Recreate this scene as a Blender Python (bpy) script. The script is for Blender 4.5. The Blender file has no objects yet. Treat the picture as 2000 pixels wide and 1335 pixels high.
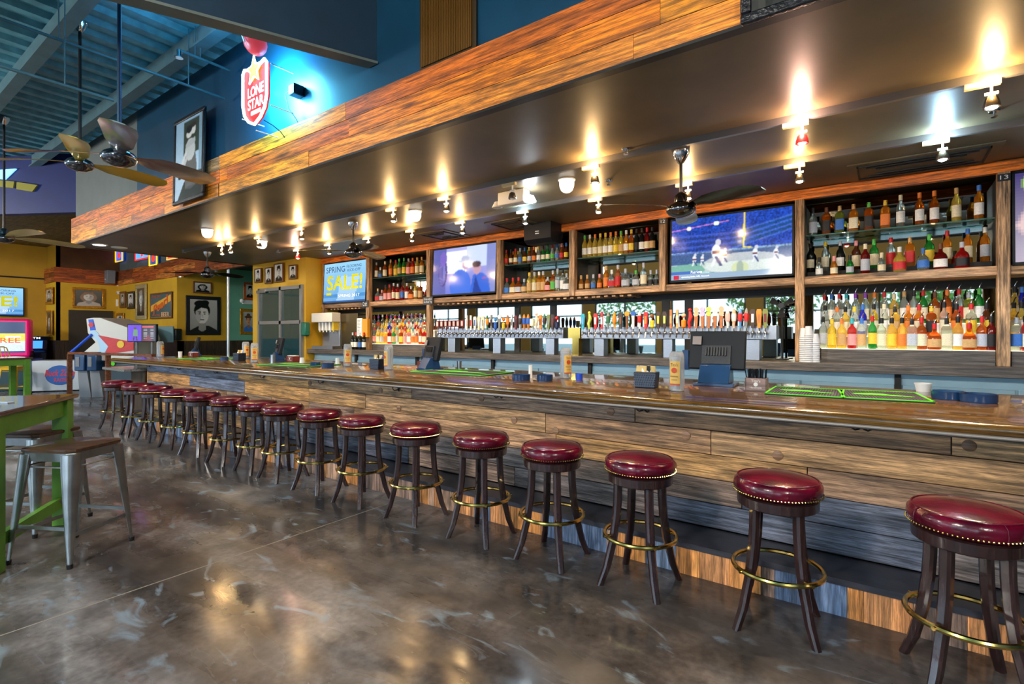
import bpy, bmesh, math, random
import numpy as np
from mathutils import Vector, Matrix

random.seed(7)
C = bpy.context.scene.collection
PI = math.pi

# ------------------------------------------------------------------ camera
CAMZ = 1.47
TH = math.radians(35.9)
F = 1007.0
HOR = 653.0
cam_data = bpy.data.cameras.new('camera')
cam_data.sensor_width = 36.0
cam_data.lens = F / 2000 * 36.0
cam_data.shift_y = -(667.5 - HOR) / 2000.0
cam_data.clip_start = 0.05
cam_data.clip_end = 300
cam = bpy.data.objects.new('camera', cam_data)
cam.location = (0, 0, CAMZ)
cam.rotation_euler = (PI / 2, 0, TH)
C.objects.link(cam)
bpy.context.scene.camera = cam

def ray(px, py):
    r = (px - 1000) / F
    return Vector((r * math.cos(TH) - math.sin(TH), r * math.sin(TH) + math.cos(TH), -(py - HOR) / F))
def atY(px, py, Y):
    d = ray(px, py); return Vector((0, 0, CAMZ)) + d * (Y / d.y)
def atX(px, py, X):
    d = ray(px, py); return Vector((0, 0, CAMZ)) + d * (X / d.x)
def atZ(px, py, Z):
    d = ray(px, py); return Vector((0, 0, CAMZ)) + d * ((Z - CAMZ) / d.z)
def XY(px, Y):
    return atY(px, HOR, Y).x

# ------------------------------------------------------------------ world and view
sc = bpy.context.scene
sc.view_settings.view_transform = 'Standard'
sc.view_settings.look = 'None'
sc.view_settings.exposure = 1.1
sc.view_settings.gamma = 1.0
sc.view_settings.use_curve_mapping = False
world = bpy.data.worlds.new('world'); sc.world = world
world.use_nodes = True
wn = world.node_tree.nodes; wl = world.node_tree.links
wbg = wn['Background']
wtc = wn.new('ShaderNodeTexCoord'); wsep = wn.new('ShaderNodeSeparateXYZ'); wr = wn.new('ShaderNodeValToRGB')
wl.new(wtc.outputs['Generated'], wsep.inputs[0]); wl.new(wsep.outputs['Z'], wr.inputs[0])
wr.color_ramp.elements[0].position = 0.0; wr.color_ramp.elements[0].color = (0.62, 0.80, 1.0, 1)
wr.color_ramp.elements[1].position = 0.6; wr.color_ramp.elements[1].color = (0.36, 0.66, 1.0, 1)
wl.new(wr.outputs[0], wbg.inputs[0])
wbg.inputs[1].default_value = 3.2

def area_light(name, loc, rot, sx, sy, energy, color, portal=False):
    l = bpy.data.lights.new(name, 'AREA'); l.shape = 'RECTANGLE'; l.size = sx; l.size_y = sy
    l.energy = energy; l.color = color
    if portal: l.cycles.is_portal = True
    o = bpy.data.objects.new(name, l); o.location = loc; o.rotation_euler = rot; C.objects.link(o); return o
OPEN = [(-18.9 + 3.35 * i, 2.75) for i in range(7)]       # storefront openings behind the camera: centre X, width
for i, (cx, w) in enumerate(OPEN):
    area_light('daylight_portal', (cx, -7.0, 1.75), (-PI / 2, 0, 0), w, 3.0, 1, (1, 1, 1), True)
# unseen fill lamps added behind and beside the camera to brighten the room
FILL_LAMPS = [(-2.0, -2.6, 4.0, 300), (-8.0, -2.6, 4.0, 300), (-14.5, -1.0, 3.8, 300), (3.0, -2.0, 4.0, 220)]

# ------------------------------------------------------------------ materials
def srgb(r, g, b):
    def f(c):
        c /= 255.0
        return c / 12.92 if c <= 0.04045 else ((c + 0.055) / 1.055) ** 2.4
    return (f(r), f(g), f(b), 1.0)

MATS = {}
def mat(name, col, rough=0.5, metal=0.0, emit=0.0, trans=0.0, noise=0.0, nscale=20.0, bump=0.0, bscale=None, stretch=(1, 1, 1), col2=None, coat=0.0, ior=1.45, spec=0.5, rvar=0.0):
    if name in MATS: return MATS[name]
    m = bpy.data.materials.new(name); m.use_nodes = True
    nt = m.node_tree; n = nt.nodes; l = nt.links
    b = n['Principled BSDF']
    b.inputs['Base Color'].default_value = col
    b.inputs['Roughness'].default_value = rough
    b.inputs['Metallic'].default_value = metal
    b.inputs['Transmission Weight'].default_value = trans
    b.inputs['IOR'].default_value = ior
    b.inputs['Coat Weight'].default_value = coat
    b.inputs['Specular IOR Level'].default_value = spec
    if coat: b.inputs['Coat Roughness'].default_value = 0.08
    if emit:
        b.inputs['Emission Color'].default_value = col
        b.inputs['Emission Strength'].default_value = emit
    if noise or bump or col2 or rvar:
        tc = n.new('ShaderNodeTexCoord'); mp = n.new('ShaderNodeMapping')
        mp.inputs['Scale'].default_value = stretch
        l.new(tc.outputs['Object'], mp.inputs[0])
        nz = n.new('ShaderNodeTexNoise'); nz.inputs['Scale'].default_value = nscale; nz.inputs['Detail'].default_value = 6
        l.new(mp.outputs[0], nz.inputs['Vector'])
        cr = n.new('ShaderNodeValToRGB')
        c2 = col2 if col2 else tuple([c * (1 - noise) for c in col[:3]] + [1])
        cr.color_ramp.elements[0].position = 0.36; cr.color_ramp.elements[0].color = c2
        cr.color_ramp.elements[1].position = 0.64; cr.color_ramp.elements[1].color = col
        l.new(nz.outputs['Fac'], cr.inputs[0]); l.new(cr.outputs[0], b.inputs['Base Color'])
        if rvar:
            mr = n.new('ShaderNodeMapRange'); mr.inputs['From Min'].default_value = 0.35; mr.inputs['From Max'].default_value = 0.65
            mr.inputs['To Min'].default_value = rough; mr.inputs['To Max'].default_value = rough + rvar
            l.new(nz.outputs['Fac'], mr.inputs[0]); l.new(mr.outputs[0], b.inputs['Roughness'])
        if bump:
            n2 = n.new('ShaderNodeTexNoise'); n2.inputs['Scale'].default_value = bscale or nscale * 2
            l.new(mp.outputs[0], n2.inputs['Vector'])
            bp = n.new('ShaderNodeBump'); bp.inputs['Strength'].default_value = bump; bp.inputs['Distance'].default_value = 0.01
            l.new(n2.outputs['Fac'], bp.inputs['Height']); l.new(bp.outputs[0], b.inputs['Normal'])
    MATS[name] = m
    return m

def wood(name, col, axis='x', rough=0.5, tint=False, contrast=0.6, coat=0.0, knots=True, fine=1.0):
    """long-grained wood; with tint=True each board carries its own colour in the 'tint' attribute"""
    if name in MATS: return MATS[name]
    m = bpy.data.materials.new(name); m.use_nodes = True
    nt = m.node_tree; n = nt.nodes; l = nt.links
    b = n['Principled BSDF']
    b.inputs['Roughness'].default_value = rough; b.inputs['Coat Weight'].default_value = coat; b.inputs['Coat Roughness'].default_value = 0.06
    tc = n.new('ShaderNodeTexCoord')
    def mapped(s):
        mp = n.new('ShaderNodeMapping')
        mp.inputs['Scale'].default_value = {'x': (s[0], s[1], s[1]), 'y': (s[1], s[0], s[1]), 'z': (s[1], s[1], s[0])}[axis]
        l.new(tc.outputs['Object'], mp.inputs[0]); return mp
    # every board reads its own place in the grain
    if tint:
        at = n.new('ShaderNodeAttribute'); at.attribute_name = 'tint'
        off = n.new('ShaderNodeVectorMath'); off.operation = 'SCALE'; off.inputs['Scale'].default_value = 37.0
        l.new(at.outputs['Color'], off.inputs[0])
    def tex(s, det, dist=0.0):
        mp = mapped(s); t = n.new('ShaderNodeTexNoise'); t.inputs['Scale'].default_value = 1.0
        t.inputs['Detail'].default_value = det; t.inputs['Roughness'].default_value = 0.65; t.inputs['Distortion'].default_value = dist
        if tint:
            ad = n.new('ShaderNodeVectorMath'); ad.operation = 'ADD'
            l.new(mp.outputs[0], ad.inputs[0]); l.new(off.outputs[0], ad.inputs[1]); l.new(ad.outputs[0], t.inputs['Vector'])
        else: l.new(mp.outputs[0], t.inputs['Vector'])
        return t
    t1 = tex((2.2 * fine, 52 * fine), 6, 0.5)
    t2 = tex((1.3, 11), 6, 1.2)
    t3 = tex((10 * fine, 190 * fine), 3)
    def rng(t, a, c, lo, hi):
        r = n.new('ShaderNodeMapRange'); r.inputs['From Min'].default_value = a; r.inputs['From Max'].default_value = c
        r.inputs['To Min'].default_value = lo; r.inputs['To Max'].default_value = hi; l.new(t.outputs['Fac'], r.inputs[0]); return r
    a1 = rng(t1, 0.38, 0.58, 1 - contrast, 1.2)
    a2 = rng(t2, 0.38, 0.58, 1 - contrast * 0.7, 1.2)
    a3 = rng(t3, 0.38, 0.56, 1 - contrast * 0.6, 1.12)
    m1 = n.new('ShaderNodeMath'); m1.operation = 'MULTIPLY'; l.new(a1.outputs[0], m1.inputs[0]); l.new(a2.outputs[0], m1.inputs[1])
    m2 = n.new('ShaderNodeMath'); m2.operation = 'MULTIPLY'; l.new(m1.outputs[0], m2.inputs[0]); l.new(a3.outputs[0], m2.inputs[1])
    last = m2
    if knots:
        v = n.new('ShaderNodeTexVoronoi'); v.inputs['Scale'].default_value = 1.0
        mp = mapped((1.1, 5.2)); nz = n.new('ShaderNodeTexNoise'); nz.inputs['Scale'].default_value = 2.0
        l.new(mp.outputs[0], nz.inputs['Vector'])
        ad = n.new('ShaderNodeVectorMath'); ad.operation = 'ADD'; l.new(mp.outputs[0], ad.inputs[0]); l.new(nz.outputs['Color'], ad.inputs[1])
        l.new(ad.outputs[0], v.inputs['Vector'])
        r = n.new('ShaderNodeMapRange'); r.inputs['From Min'].default_value = 0.04; r.inputs['From Max'].default_value = 0.24
        r.inputs['To Min'].default_value = 0.3; r.inputs['To Max'].default_value = 1.0; l.new(v.outputs['Distance'], r.inputs[0])
        m3 = n.new('ShaderNodeMath'); m3.operation = 'MULTIPLY'; l.new(m2.outputs[0], m3.inputs[0]); l.new(r.outputs[0], m3.inputs[1]); last = m3
    mx = n.new('ShaderNodeMix'); mx.data_type = 'RGBA'; mx.blend_type = 'MULTIPLY'; mx.inputs['Factor'].default_value = 1.0
    if tint: l.new(at.outputs['Color'], mx.inputs['A'])
    else: mx.inputs['A'].default_value = col
    l.new(last.outputs[0], mx.inputs['B'])
    l.new(mx.outputs['Result'], b.inputs['Base Color'])
    bp = n.new('ShaderNodeBump'); bp.inputs['Strength'].default_value = 0.35; bp.inputs['Distance'].default_value = 0.004
    l.new(t1.outputs['Fac'], bp.inputs['Height']); l.new(bp.outputs[0], b.inputs['Normal'])
    MATS[name] = m
    return m

def vcol_mat(name, emit=0.0, rough=0.4, spec=0.5):
    if name in MATS: return MATS[name]
    m = bpy.data.materials.new(name); m.use_nodes = True
    n = m.node_tree.nodes; l = m.node_tree.links; b = n['Principled BSDF']
    at = n.new('ShaderNodeAttribute'); at.attribute_name = 'print'
    l.new(at.outputs['Color'], b.inputs['Base Color']); b.inputs['Roughness'].default_value = rough
    b.inputs['Specular IOR Level'].default_value = spec
    if emit:
        l.new(at.outputs['Color'], b.inputs['Emission Color']); b.inputs['Emission Strength'].default_value = emit
        b.inputs['Base Color'].default_value = (0.01, 0.01, 0.012, 1)
        m.node_tree.links.remove(b.inputs['Base Color'].links[0])
    MATS[name] = m
    return m

# ------------------------------------------------------------------ mesh builder
class MB:
    def __init__(s):
        s.v = []; s.f = []; s.t = []; s.cur = None
    def add(s, vs, fs):
        o = len(s.v); s.v += [tuple(p) for p in vs]
        for f in fs:
            s.f.append(tuple(o + i for i in f)); s.t.append(s.cur)
        return s
    def box(s, c, d, rot=None):
        x, y, z = d[0] / 2, d[1] / 2, d[2] / 2
        vs = [Vector((i, j, k)) for i in (-x, x) for j in (-y, y) for k in (-z, z)]
        if rot is not None: vs = [rot @ p for p in vs]
        vs = [p + Vector(c) for p in vs]
        return s.add(vs, [(0, 1, 3, 2), (4, 6, 7, 5), (0, 4, 5, 1), (2, 3, 7, 6), (0, 2, 6, 4), (1, 5, 7, 3)])
    def b2(s, x0, x1, y0, y1, z0, z1):
        return s.box(((x0 + x1) / 2, (y0 + y1) / 2, (z0 + z1) / 2), (abs(x1 - x0), abs(y1 - y0), abs(z1 - z0)))
    def ring(s, pts_rings, close=True, caps=True):
        n = len(pts_rings[0]); vs = [p for r in pts_rings for p in r]; fs = []
        for i in range(len(pts_rings) - 1):
            for j in range(n if close else n - 1):
                k = (j + 1) % n
                fs.append((i * n + j, i * n + k, (i + 1) * n + k, (i + 1) * n + j))
        if caps:
            fs.append(tuple(reversed(range(n)))); m = (len(pts_rings) - 1) * n
            fs.append(tuple(range(m, m + n)))
        return s.add(vs, fs)
    def lathe(s, prof, seg=16, c=(0, 0, 0), e=2.0, sy=1.0, caps=True, ax='z'):
        rings = []
        for r, z in prof:
            ring = []
            for j in range(seg):
                a = 2 * PI * (j + 0.5) / seg; ca, sa = math.cos(a), math.sin(a)
                k = 1.0 if e == 2.0 else (abs(ca) ** e + abs(sa) ** e) ** (-1.0 / e)
                p = (r * k * ca, r * k * sa * sy, z)
                if ax == 'y': p = (p[0], -p[2], p[1])
                if ax == 'x': p = (p[2], p[0], p[1])
                ring.append((c[0] + p[0], c[1] + p[1], c[2] + p[2]))
            rings.append(ring)
        return s.ring(rings, True, caps)
    def cyl(s, p, q, r, r2=None, seg=10):
        p = Vector(p); q = Vector(q); d = (q - p).normalized()
        u = d.orthogonal().normalized(); w = d.cross(u); r2 = r if r2 is None else r2
        A = [p + (u * math.cos(2 * PI * j / seg) + w * math.sin(2 * PI * j / seg)) * r for j in range(seg)]
        B = [q + (u * math.cos(2 * PI * j / seg) + w * math.sin(2 * PI * j / seg)) * r2 for j in range(seg)]
        return s.ring([A, B])
    def bar(s, p, q, w, h, up=(0, 0, 1), w2=None, h2=None):
        p = Vector(p); q = Vector(q); d = (q - p).normalized(); u = Vector(up)
        a = d.cross(u).normalized(); b = a.cross(d).normalized(); w2 = w if w2 is None else w2; h2 = h if h2 is None else h2
        A = [p + a * i * w / 2 + b * j * h / 2 for i, j in ((-1, -1), (1, -1), (1, 1), (-1, 1))]
        B = [q + a * i * w2 / 2 + b * j * h2 / 2 for i, j in ((-1, -1), (1, -1), (1, 1), (-1, 1))]
        return s.ring([A, B])
    def tube(s, pts, r, seg=8, closed=False):
        P = [Vector(p) for p in pts]; n = len(P); rings = []; u = None
        for i in range(n):
            a = P[(i - 1) % n] if (closed or i) else P[0]; b = P[(i + 1) % n] if (closed or i < n - 1) else P[-1]
            d = (b - a).normalized()
            if u is None: u = d.orthogonal().normalized()
            u = (u - d * u.dot(d)).normalized(); w = d.cross(u)
            rr = r[i] if isinstance(r, (list, tuple)) else r
            rings.append([P[i] + (u * math.cos(2 * PI * j / seg) + w * math.sin(2 * PI * j / seg)) * rr for j in range(seg)])
        if closed: rings.append(rings[0])
        return s.ring(rings, True, not closed)
    def prism(s, poly, a, b, plane='xz'):
        """polygon in a plane, extruded from a to b along the third axis"""
        def P(u, v, t):
            return {'xz': (u, t, v), 'yz': (t, u, v), 'xy': (u, v, t)}[plane]
        n = len(poly)
        vs = [P(u, v, a) for u, v in poly] + [P(u, v, b) for u, v in poly]
        fs = [(i, (i + 1) % n, n + (i + 1) % n, n + i) for i in range(n)] + [tuple(reversed(range(n))), tuple(range(n, 2 * n))]
        return s.add(vs, fs)
    def sphere(s, c, r, seg=12, rings=8, sz=1.0):
        prof = [(max(r * math.sin(PI * i / rings), 1e-4), -r * sz * math.cos(PI * i / rings)) for i in range(rings + 1)]
        return s.lathe(prof, seg, c)
    def mesh(s, name, m, sharp=35):
        me = bpy.data.meshes.new(name)
        me.from_pydata(s.v, [], s.f)
        bm = bmesh.new(); bm.from_mesh(me)
        lay = None
        bmesh.ops.recalc_face_normals(bm, faces=bm.faces)
        bm.to_mesh(me); bm.free()
        me.polygons.foreach_set('use_smooth', [True] * len(me.polygons))
        me.set_sharp_from_angle(angle=math.radians(sharp))
        if any(t is not None for t in s.t):
            at = me.color_attributes.new('tint', 'FLOAT_COLOR', 'CORNER')
            arr = []
            for p in me.polygons:
                t = s.t[p.index] or (0.3, 0.2, 0.1, 1)
                arr += list(t) * p.loop_total
            at.data.foreach_set('color', arr)
        if m is not None: me.materials.append(m)
        return me
    def build(s, name, m, parent=None, loc=None, bevel=0.0, sharp=35, rot=None):
        o = bpy.data.objects.new(name, s.mesh(name, m, sharp)); C.objects.link(o)
        if parent is not None: o.parent = parent
        if loc is not None: o.location = loc
        if rot is not None: o.rotation_euler = rot
        if bevel:
            bv = o.modifiers.new('bevel', 'BEVEL'); bv.width = bevel; bv.segments = 2; bv.limit_method = 'ANGLE'; bv.harden_normals = False
        return o

def tag(o, label, cat, group=None):
    o['label'] = label; o['category'] = cat
    if group: o['group'] = group
    return o
def thing(name, label, cat, loc=(0, 0, 0), rotz=0.0, group=None, rot=None):
    o = bpy.data.objects.new(name, None); o.empty_display_size = 0.1; C.objects.link(o)
    o.location = loc; o.rotation_euler = rot if rot else (0, 0, rotz)
    return tag(o, label, cat, group)
def struct(name, mb, m, parent=None, bevel=0.0):
    o = mb.build(name, m, parent, bevel=bevel)
    if parent is None: o['kind'] = 'structure'
    return o
def dup(root, loc, rot=None, label=None, group=None):
    r = root.copy(); C.objects.link(r); r.location = loc
    if rot is not None: r.rotation_euler = rot
    if label: r['label'] = label
    if group: r['group'] = group
    for ch in list(root.children):
        c = ch.copy(); C.objects.link(c); c.parent = r
        for g in list(ch.children):
            d = g.copy(); C.objects.link(d); d.parent = c
    return r
ORD = ['first', 'second', 'third', 'fourth', 'fifth', 'sixth', 'seventh', 'eighth', 'ninth', 'tenth', 'eleventh', 'twelfth', 'thirteenth', 'fourteenth',
       'fifteenth', 'sixteenth', 'seventeenth', 'eighteenth', 'nineteenth', 'twentieth', 'twenty-first', 'twenty-second', 'twenty-third', 'twenty-fourth']

# ------------------------------------------------------------------ lettering and prints
def text_part(name, txt, m, parent, cx, cy, w, h, z=0.002, depth=0.001, skew=0.0, rot=0.0, bold=0.0):
    """lettering fitted to a w x h box centred on (cx, cy) of the parent's own x/y face"""
    cu = bpy.data.curves.new(name, 'FONT'); cu.body = txt; cu.size = 1.0; cu.extrude = 0.0; cu.shear = skew; cu.offset = bold
    cu.align_x = 'CENTER'; cu.resolution_u = 3
    t = bpy.data.objects.new(name, cu); C.objects.link(t)
    bpy.context.view_layer.update()
    dg = bpy.context.evaluated_depsgraph_get()
    me = bpy.data.meshes.new_from_object(t.evaluated_get(dg))
    bpy.data.objects.remove(t); bpy.data.curves.remove(cu)
    co = np.zeros(len(me.vertices) * 3); me.vertices.foreach_get('co', co); co = co.reshape(-1, 3)
    mn, mx = co.min(0), co.max(0); c = (mn + mx) / 2; s = np.maximum(mx - mn, 1e-6)
    co[:, 0] = (co[:, 0] - c[0]) * w / s[0]; co[:, 1] = (co[:, 1] - c[1]) * h / s[1]; co[:, 2] = 0
    if rot:
        ca, sa = math.cos(rot), math.sin(rot)
        co[:, :2] = co[:, :2] @ np.array([[ca, sa], [-sa, ca]])
    co[:, 0] += cx; co[:, 1] += cy; co[:, 2] = z
    me.vertices.foreach_set('co', co.ravel()); me.update()
    me.name = name
    me.materials.clear(); me.materials.append(m)
    o = bpy.data.objects.new(name, me); C.objects.link(o)
    if parent is not None: o.parent = parent
    return o

class Paint:
    def __init__(s, w, h, col):
        s.w, s.h = w, h
        s.a = np.zeros((h, w, 3)); s.a[:] = srgb(*col)[:3]
        yy, xx = np.mgrid[0:h, 0:w]; s.x = (xx + 0.5) / w; s.y = (yy + 0.5) / h
    def m(s, mask, col, alpha=1.0):
        c = np.array(srgb(*col)[:3]); s.a[mask] = s.a[mask] * (1 - alpha) + c * alpha; return s
    def ell(s, cx, cy, rx, ry, col, alpha=1.0, rot=0.0):
        dx, dy = s.x - cx, s.y - cy; c, q = math.cos(rot), math.sin(rot)
        u, v = dx * c + dy * q, -dx * q + dy * c
        return s.m((u / rx) ** 2 + (v / ry) ** 2 < 1, col, alpha)
    def rect(s, x0, y0, x1, y1, col, alpha=1.0):
        return s.m((s.x >= x0) & (s.x <= x1) & (s.y >= y0) & (s.y <= y1), col, alpha)
    def poly(s, pts, col, alpha=1.0):
        ins = np.zeros((s.h, s.w), bool); n = len(pts)
        for i in range(n):
            x0, y0 = pts[i]; x1, y1 = pts[(i + 1) % n]
            if y0 == y1: continue
            cond = ((s.y < y0) != (s.y < y1)) & (s.x < (x1 - x0) * (s.y - y0) / (y1 - y0) + x0)
            ins ^= cond
        return s.m(ins, col, alpha)
    def line(s, x0, y0, x1, y1, t, col, alpha=1.0):
        d = np.array([x1 - x0, y1 - y0]); L = np.hypot(*d) + 1e-9
        u = np.clip(((s.x - x0) * d[0] + (s.y - y0) * d[1]) / L ** 2, 0, 1)
        return s.m(np.hypot(s.x - x0 - u * d[0], s.y - y0 - u * d[1]) < t, col, alpha)
    def grad(s, c0, c1, ax='y'):
        t = (s.y if ax == 'y' else s.x)[..., None]
        s.a = s.a * 0 + np.array(srgb(*c0)[:3]) * (1 - t) + np.array(srgb(*c1)[:3]) * t; return s
    def noise(s, amt, seed=0, cell=1):
        r = np.random.RandomState(seed)
        g = r.rand(s.h // cell + 2, s.w // cell + 2); g = np.kron(g, np.ones((cell, cell)))[:s.h, :s.w]
        s.a = np.clip(s.a * (1 - amt + 2 * amt * g[..., None]), 0, 4); return s
    def blur(s, k=1):
        for _ in range(k):
            p = np.pad(s.a, ((1, 1), (1, 1), (0, 0)), 'edge')
            s.a = (p[:-2, 1:-1] + p[2:, 1:-1] + p[1:-1, :-2] + p[1:-1, 2:] + 2 * p[1:-1, 1:-1]) / 6
        return s
    def build(s, name, mtl, parent, W, H, z=0.0, cx=0.0, cy=0.0):
        me = bpy.data.meshes.new(name); w, h = s.w, s.h
        gx = np.linspace(-W / 2, W / 2, w + 1) + cx; gy = np.linspace(-H / 2, H / 2, h + 1) + cy
        X, Y = np.meshgrid(gx, gy); co = np.stack([X, Y, np.full_like(X, z)], -1).reshape(-1, 3)
        i = np.arange(w * h); r, c = i // w, i % w; a = r * (w + 1) + c
        q = np.stack([a, a + 1, a + w + 2, a + w + 1], -1)
        me.vertices.add(len(co)); me.vertices.foreach_set('co', co.ravel())
        me.loops.add(len(i) * 4); me.loops.foreach_set('vertex_index', q.ravel().astype(np.int32))
        me.polygons.add(len(i)); me.polygons.foreach_set('loop_start', (i * 4).astype(np.int32))
        me.update(calc_edges=True)
        at = me.color_attributes.new('print', 'FLOAT_COLOR', 'CORNER')
        cols = np.concatenate([s.a.reshape(-1, 3), np.ones((w * h, 1))], 1)
        at.data.foreach_set('color', np.repeat(cols, 4, axis=0).astype(np.float32).ravel())
        me.materials.append(mtl)
        o = bpy.data.objects.new(name, me); C.objects.link(o); o.parent = parent
        return o

FACE_S = (PI / 2, 0, 0)             # faces the camera side (-Y)
FACE_E = (PI / 2, 0, PI / 2)        # faces +X

# ------------------------------------------------------------------ colours in common use
# concrete floor
def floor_mat():
    m = bpy.data.materials.new('polished_concrete'); m.use_nodes = True
    n = m.node_tree.nodes; l = m.node_tree.links; b = n['Principled BSDF']
    tc = n.new('ShaderNodeTexCoord')
    def nz(sc, det, dist=0.0, mp=None):
        t = n.new('ShaderNodeTexNoise'); t.inputs['Scale'].default_value = sc; t.inputs['Detail'].default_value = det; t.inputs['Distortion'].default_value = dist
        if mp:
            q = n.new('ShaderNodeMapping'); q.inputs['Scale'].default_value = mp; q.inputs['Rotation'].default_value = (0, 0, 0.5); l.new(tc.outputs['Object'], q.inputs[0]); l.new(q.outputs[0], t.inputs['Vector'])
        else: l.new(tc.outputs['Object'], t.inputs['Vector'])
        return t
    a = nz(0.9, 8, 0.3, (.6, 1.8, 1)); c = nz(5.0, 6, 0.3); d = nz(1.2, 5, .4, (.6, 2.4, 1)); e = nz(28, 4)
    r1 = n.new('ShaderNodeValToRGB'); cr = r1.color_ramp
    cr.elements[0].position = 0.33; cr.elements[0].color = srgb(44, 46, 50)
    cr.elements[1].position = 0.68; cr.elements[1].color = srgb(132, 128, 128)
    k = cr.elements.new(0.5); k.color = srgb(90, 82, 78)
    l.new(a.outputs['Fac'], r1.inputs[0])
    r2 = n.new('ShaderNodeMapRange'); r2.inputs['From Min'].default_value = 0.3; r2.inputs['From Max'].default_value = 0.7; r2.inputs['To Min'].default_value = 0.55; r2.inputs['To Max'].default_value = 1.3
    l.new(c.outputs['Fac'], r2.inputs[0])
    mx = n.new('ShaderNodeMix'); mx.data_type = 'RGBA'; mx.blend_type = 'MULTIPLY'; mx.inputs['Factor'].default_value = 1
    l.new(r1.outputs[0], mx.inputs['A']); l.new(r2.outputs[0], mx.inputs['B'])
    r3 = n.new('ShaderNodeMapRange'); r3.inputs['From Min'].default_value = 0.25; r3.inputs['From Max'].default_value = 0.75; r3.inputs['To Min'].default_value = 0.7; r3.inputs['To Max'].default_value = 1.25
    l.new(e.outputs['Fac'], r3.inputs[0])
    mx2 = n.new('ShaderNodeMix'); mx2.data_type = 'RGBA'; mx2.blend_type = 'MULTIPLY'; mx2.inputs['Factor'].default_value = 1
    l.new(mx.outputs['Result'], mx2.inputs['A']); l.new(r3.outputs[0], mx2.inputs['B'])
    # pale blue-grey scuffs with edges of their own
    s = nz(2.3, 7, 1.8, (1.0, 2.2, 1.0)); r4 = n.new('ShaderNodeMapRange'); r4.inputs['From Min'].default_value = 0.60; r4.inputs['From Max'].default_value = 0.72
    l.new(s.outputs['Fac'], r4.inputs[0])
    mx3 = n.new('ShaderNodeMix'); mx3.data_type = 'RGBA'; mx3.inputs['B'].default_value = srgb(126, 140, 152)
    l.new(r4.outputs[0], mx3.inputs['Factor']); l.new(mx2.outputs['Result'], mx3.inputs['A'])
    l.new(mx3.outputs['Result'], b.inputs['Base Color'])
    r5 = n.new('ShaderNodeMapRange'); r5.inputs['From Min'].default_value = 0.38; r5.inputs['From Max'].default_value = 0.62; r5.inputs['To Min'].default_value = 0.10; r5.inputs['To Max'].default_value = 0.42
    l.new(d.outputs['Fac'], r5.inputs[0]); l.new(r5.outputs[0], b.inputs['Roughness'])
    bp = n.new('ShaderNodeBump'); bp.inputs['Strength'].default_value = 0.12; bp.inputs['Distance'].default_value = 0.005
    l.new(c.outputs['Fac'], bp.inputs['Height']); l.new(bp.outputs[0], b.inputs['Normal'])
    return m
M_FLOOR = floor_mat()
M_YEL = mat('mustard_paint', srgb(214, 168, 40), 0.55, noise=0.10, nscale=3)
M_GOLDW = mat('dull_gold_paint', srgb(190, 146, 36), 0.6, noise=0.12, nscale=2)
M_TEAL = mat('teal_paint', srgb(112, 178, 150), 0.6, noise=0.08, nscale=3)
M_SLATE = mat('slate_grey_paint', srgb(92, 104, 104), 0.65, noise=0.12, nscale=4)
M_NAVY = mat('dark_blue_paint', srgb(20, 66, 94), 0.35, noise=0.2, nscale=2.5)
M_NAVY2 = mat('royal_navy_paint', srgb(14, 38, 104), 0.6, noise=0.15, nscale=5)
M_BROWNW = mat('dark_brown_paint', srgb(92, 56, 22), 0.6, noise=0.3, nscale=3)
M_DECK = mat('corrugated_deck_paint', srgb(84, 154, 176), 0.5, noise=0.35, nscale=9)
M_STEEL = mat('painted_steel_beam', srgb(66, 104, 116), 0.5, noise=0.2, nscale=6)
M_SOFFIT = mat('dark_brown_ceiling_paint', srgb(112, 98, 74), 0.42, noise=0.25, nscale=1.3, col2=srgb(88, 78, 58))
M_DARK = mat('charcoal_paint', srgb(40, 38, 36), 0.6, noise=0.3, nscale=5)
M_BLACK = mat('black_metal', srgb(22, 22, 24), 0.4)
M_BLKPL = mat('black_plastic', srgb(18, 24, 32), 0.5, spec=.3)
M_BLUPL = mat('blue_black_plastic', srgb(34, 66, 108), 0.2)
M_CHROME = mat('chrome', srgb(225, 225, 228), 0.08, metal=1.0)
M_SS = mat('brushed_stainless', srgb(158, 160, 166), 0.34, metal=1.0, noise=0.12, nscale=30, stretch=(1, 1, 12))
M_BRASS = mat('antique_brass', srgb(222, 190, 110), 0.18, metal=1.0, noise=0.35, nscale=14)
M_WHITE = mat('white_plastic', srgb(235, 235, 232), 0.4)
M_GREYP = mat('grey_plastic', srgb(120, 124, 130), 0.45)
M_BULB = mat('lit_lamp', (1.0, 0.78, 0.42, 1), 0.3, emit=40.0)
M_BULBW = mat('lit_cool_lamp', (0.85, 0.92, 1.0, 1), 0.3, emit=30.0)
M_DOME = mat('lit_opal_dome', (1.0, 0.93, 0.80, 1), 0.3, emit=1.3)
M_CONC = mat('grey_concrete', srgb(130, 130, 128), 0.8, noise=0.3, nscale=6)
M_GREEN = mat('lime_green_enamel', srgb(96, 150, 50), 0.42, noise=0.25, nscale=6)
PL_H = wood('reclaimed_boards_horizontal', None, 'x', 0.5, tint=True, contrast=0.66)
PL_V = wood('reclaimed_boards_vertical', None, 'z', 0.55, tint=True, contrast=0.55, knots=False)
PL_Y = wood('reclaimed_boards_return', None, 'y', 0.55, tint=True, contrast=0.55)
W_FRAME_X = wood('rustic_frame_wood_horizontal', srgb(186, 144, 104), 'x', 0.6, contrast=0.7)
W_FRAME_Z = wood('rustic_frame_wood_vertical', srgb(184, 144, 104), 'z', 0.6, contrast=0.7)
W_BEAM = wood('orange_stained_beam', srgb(244, 130, 30), 'x', 0.45, contrast=0.6)
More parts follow.
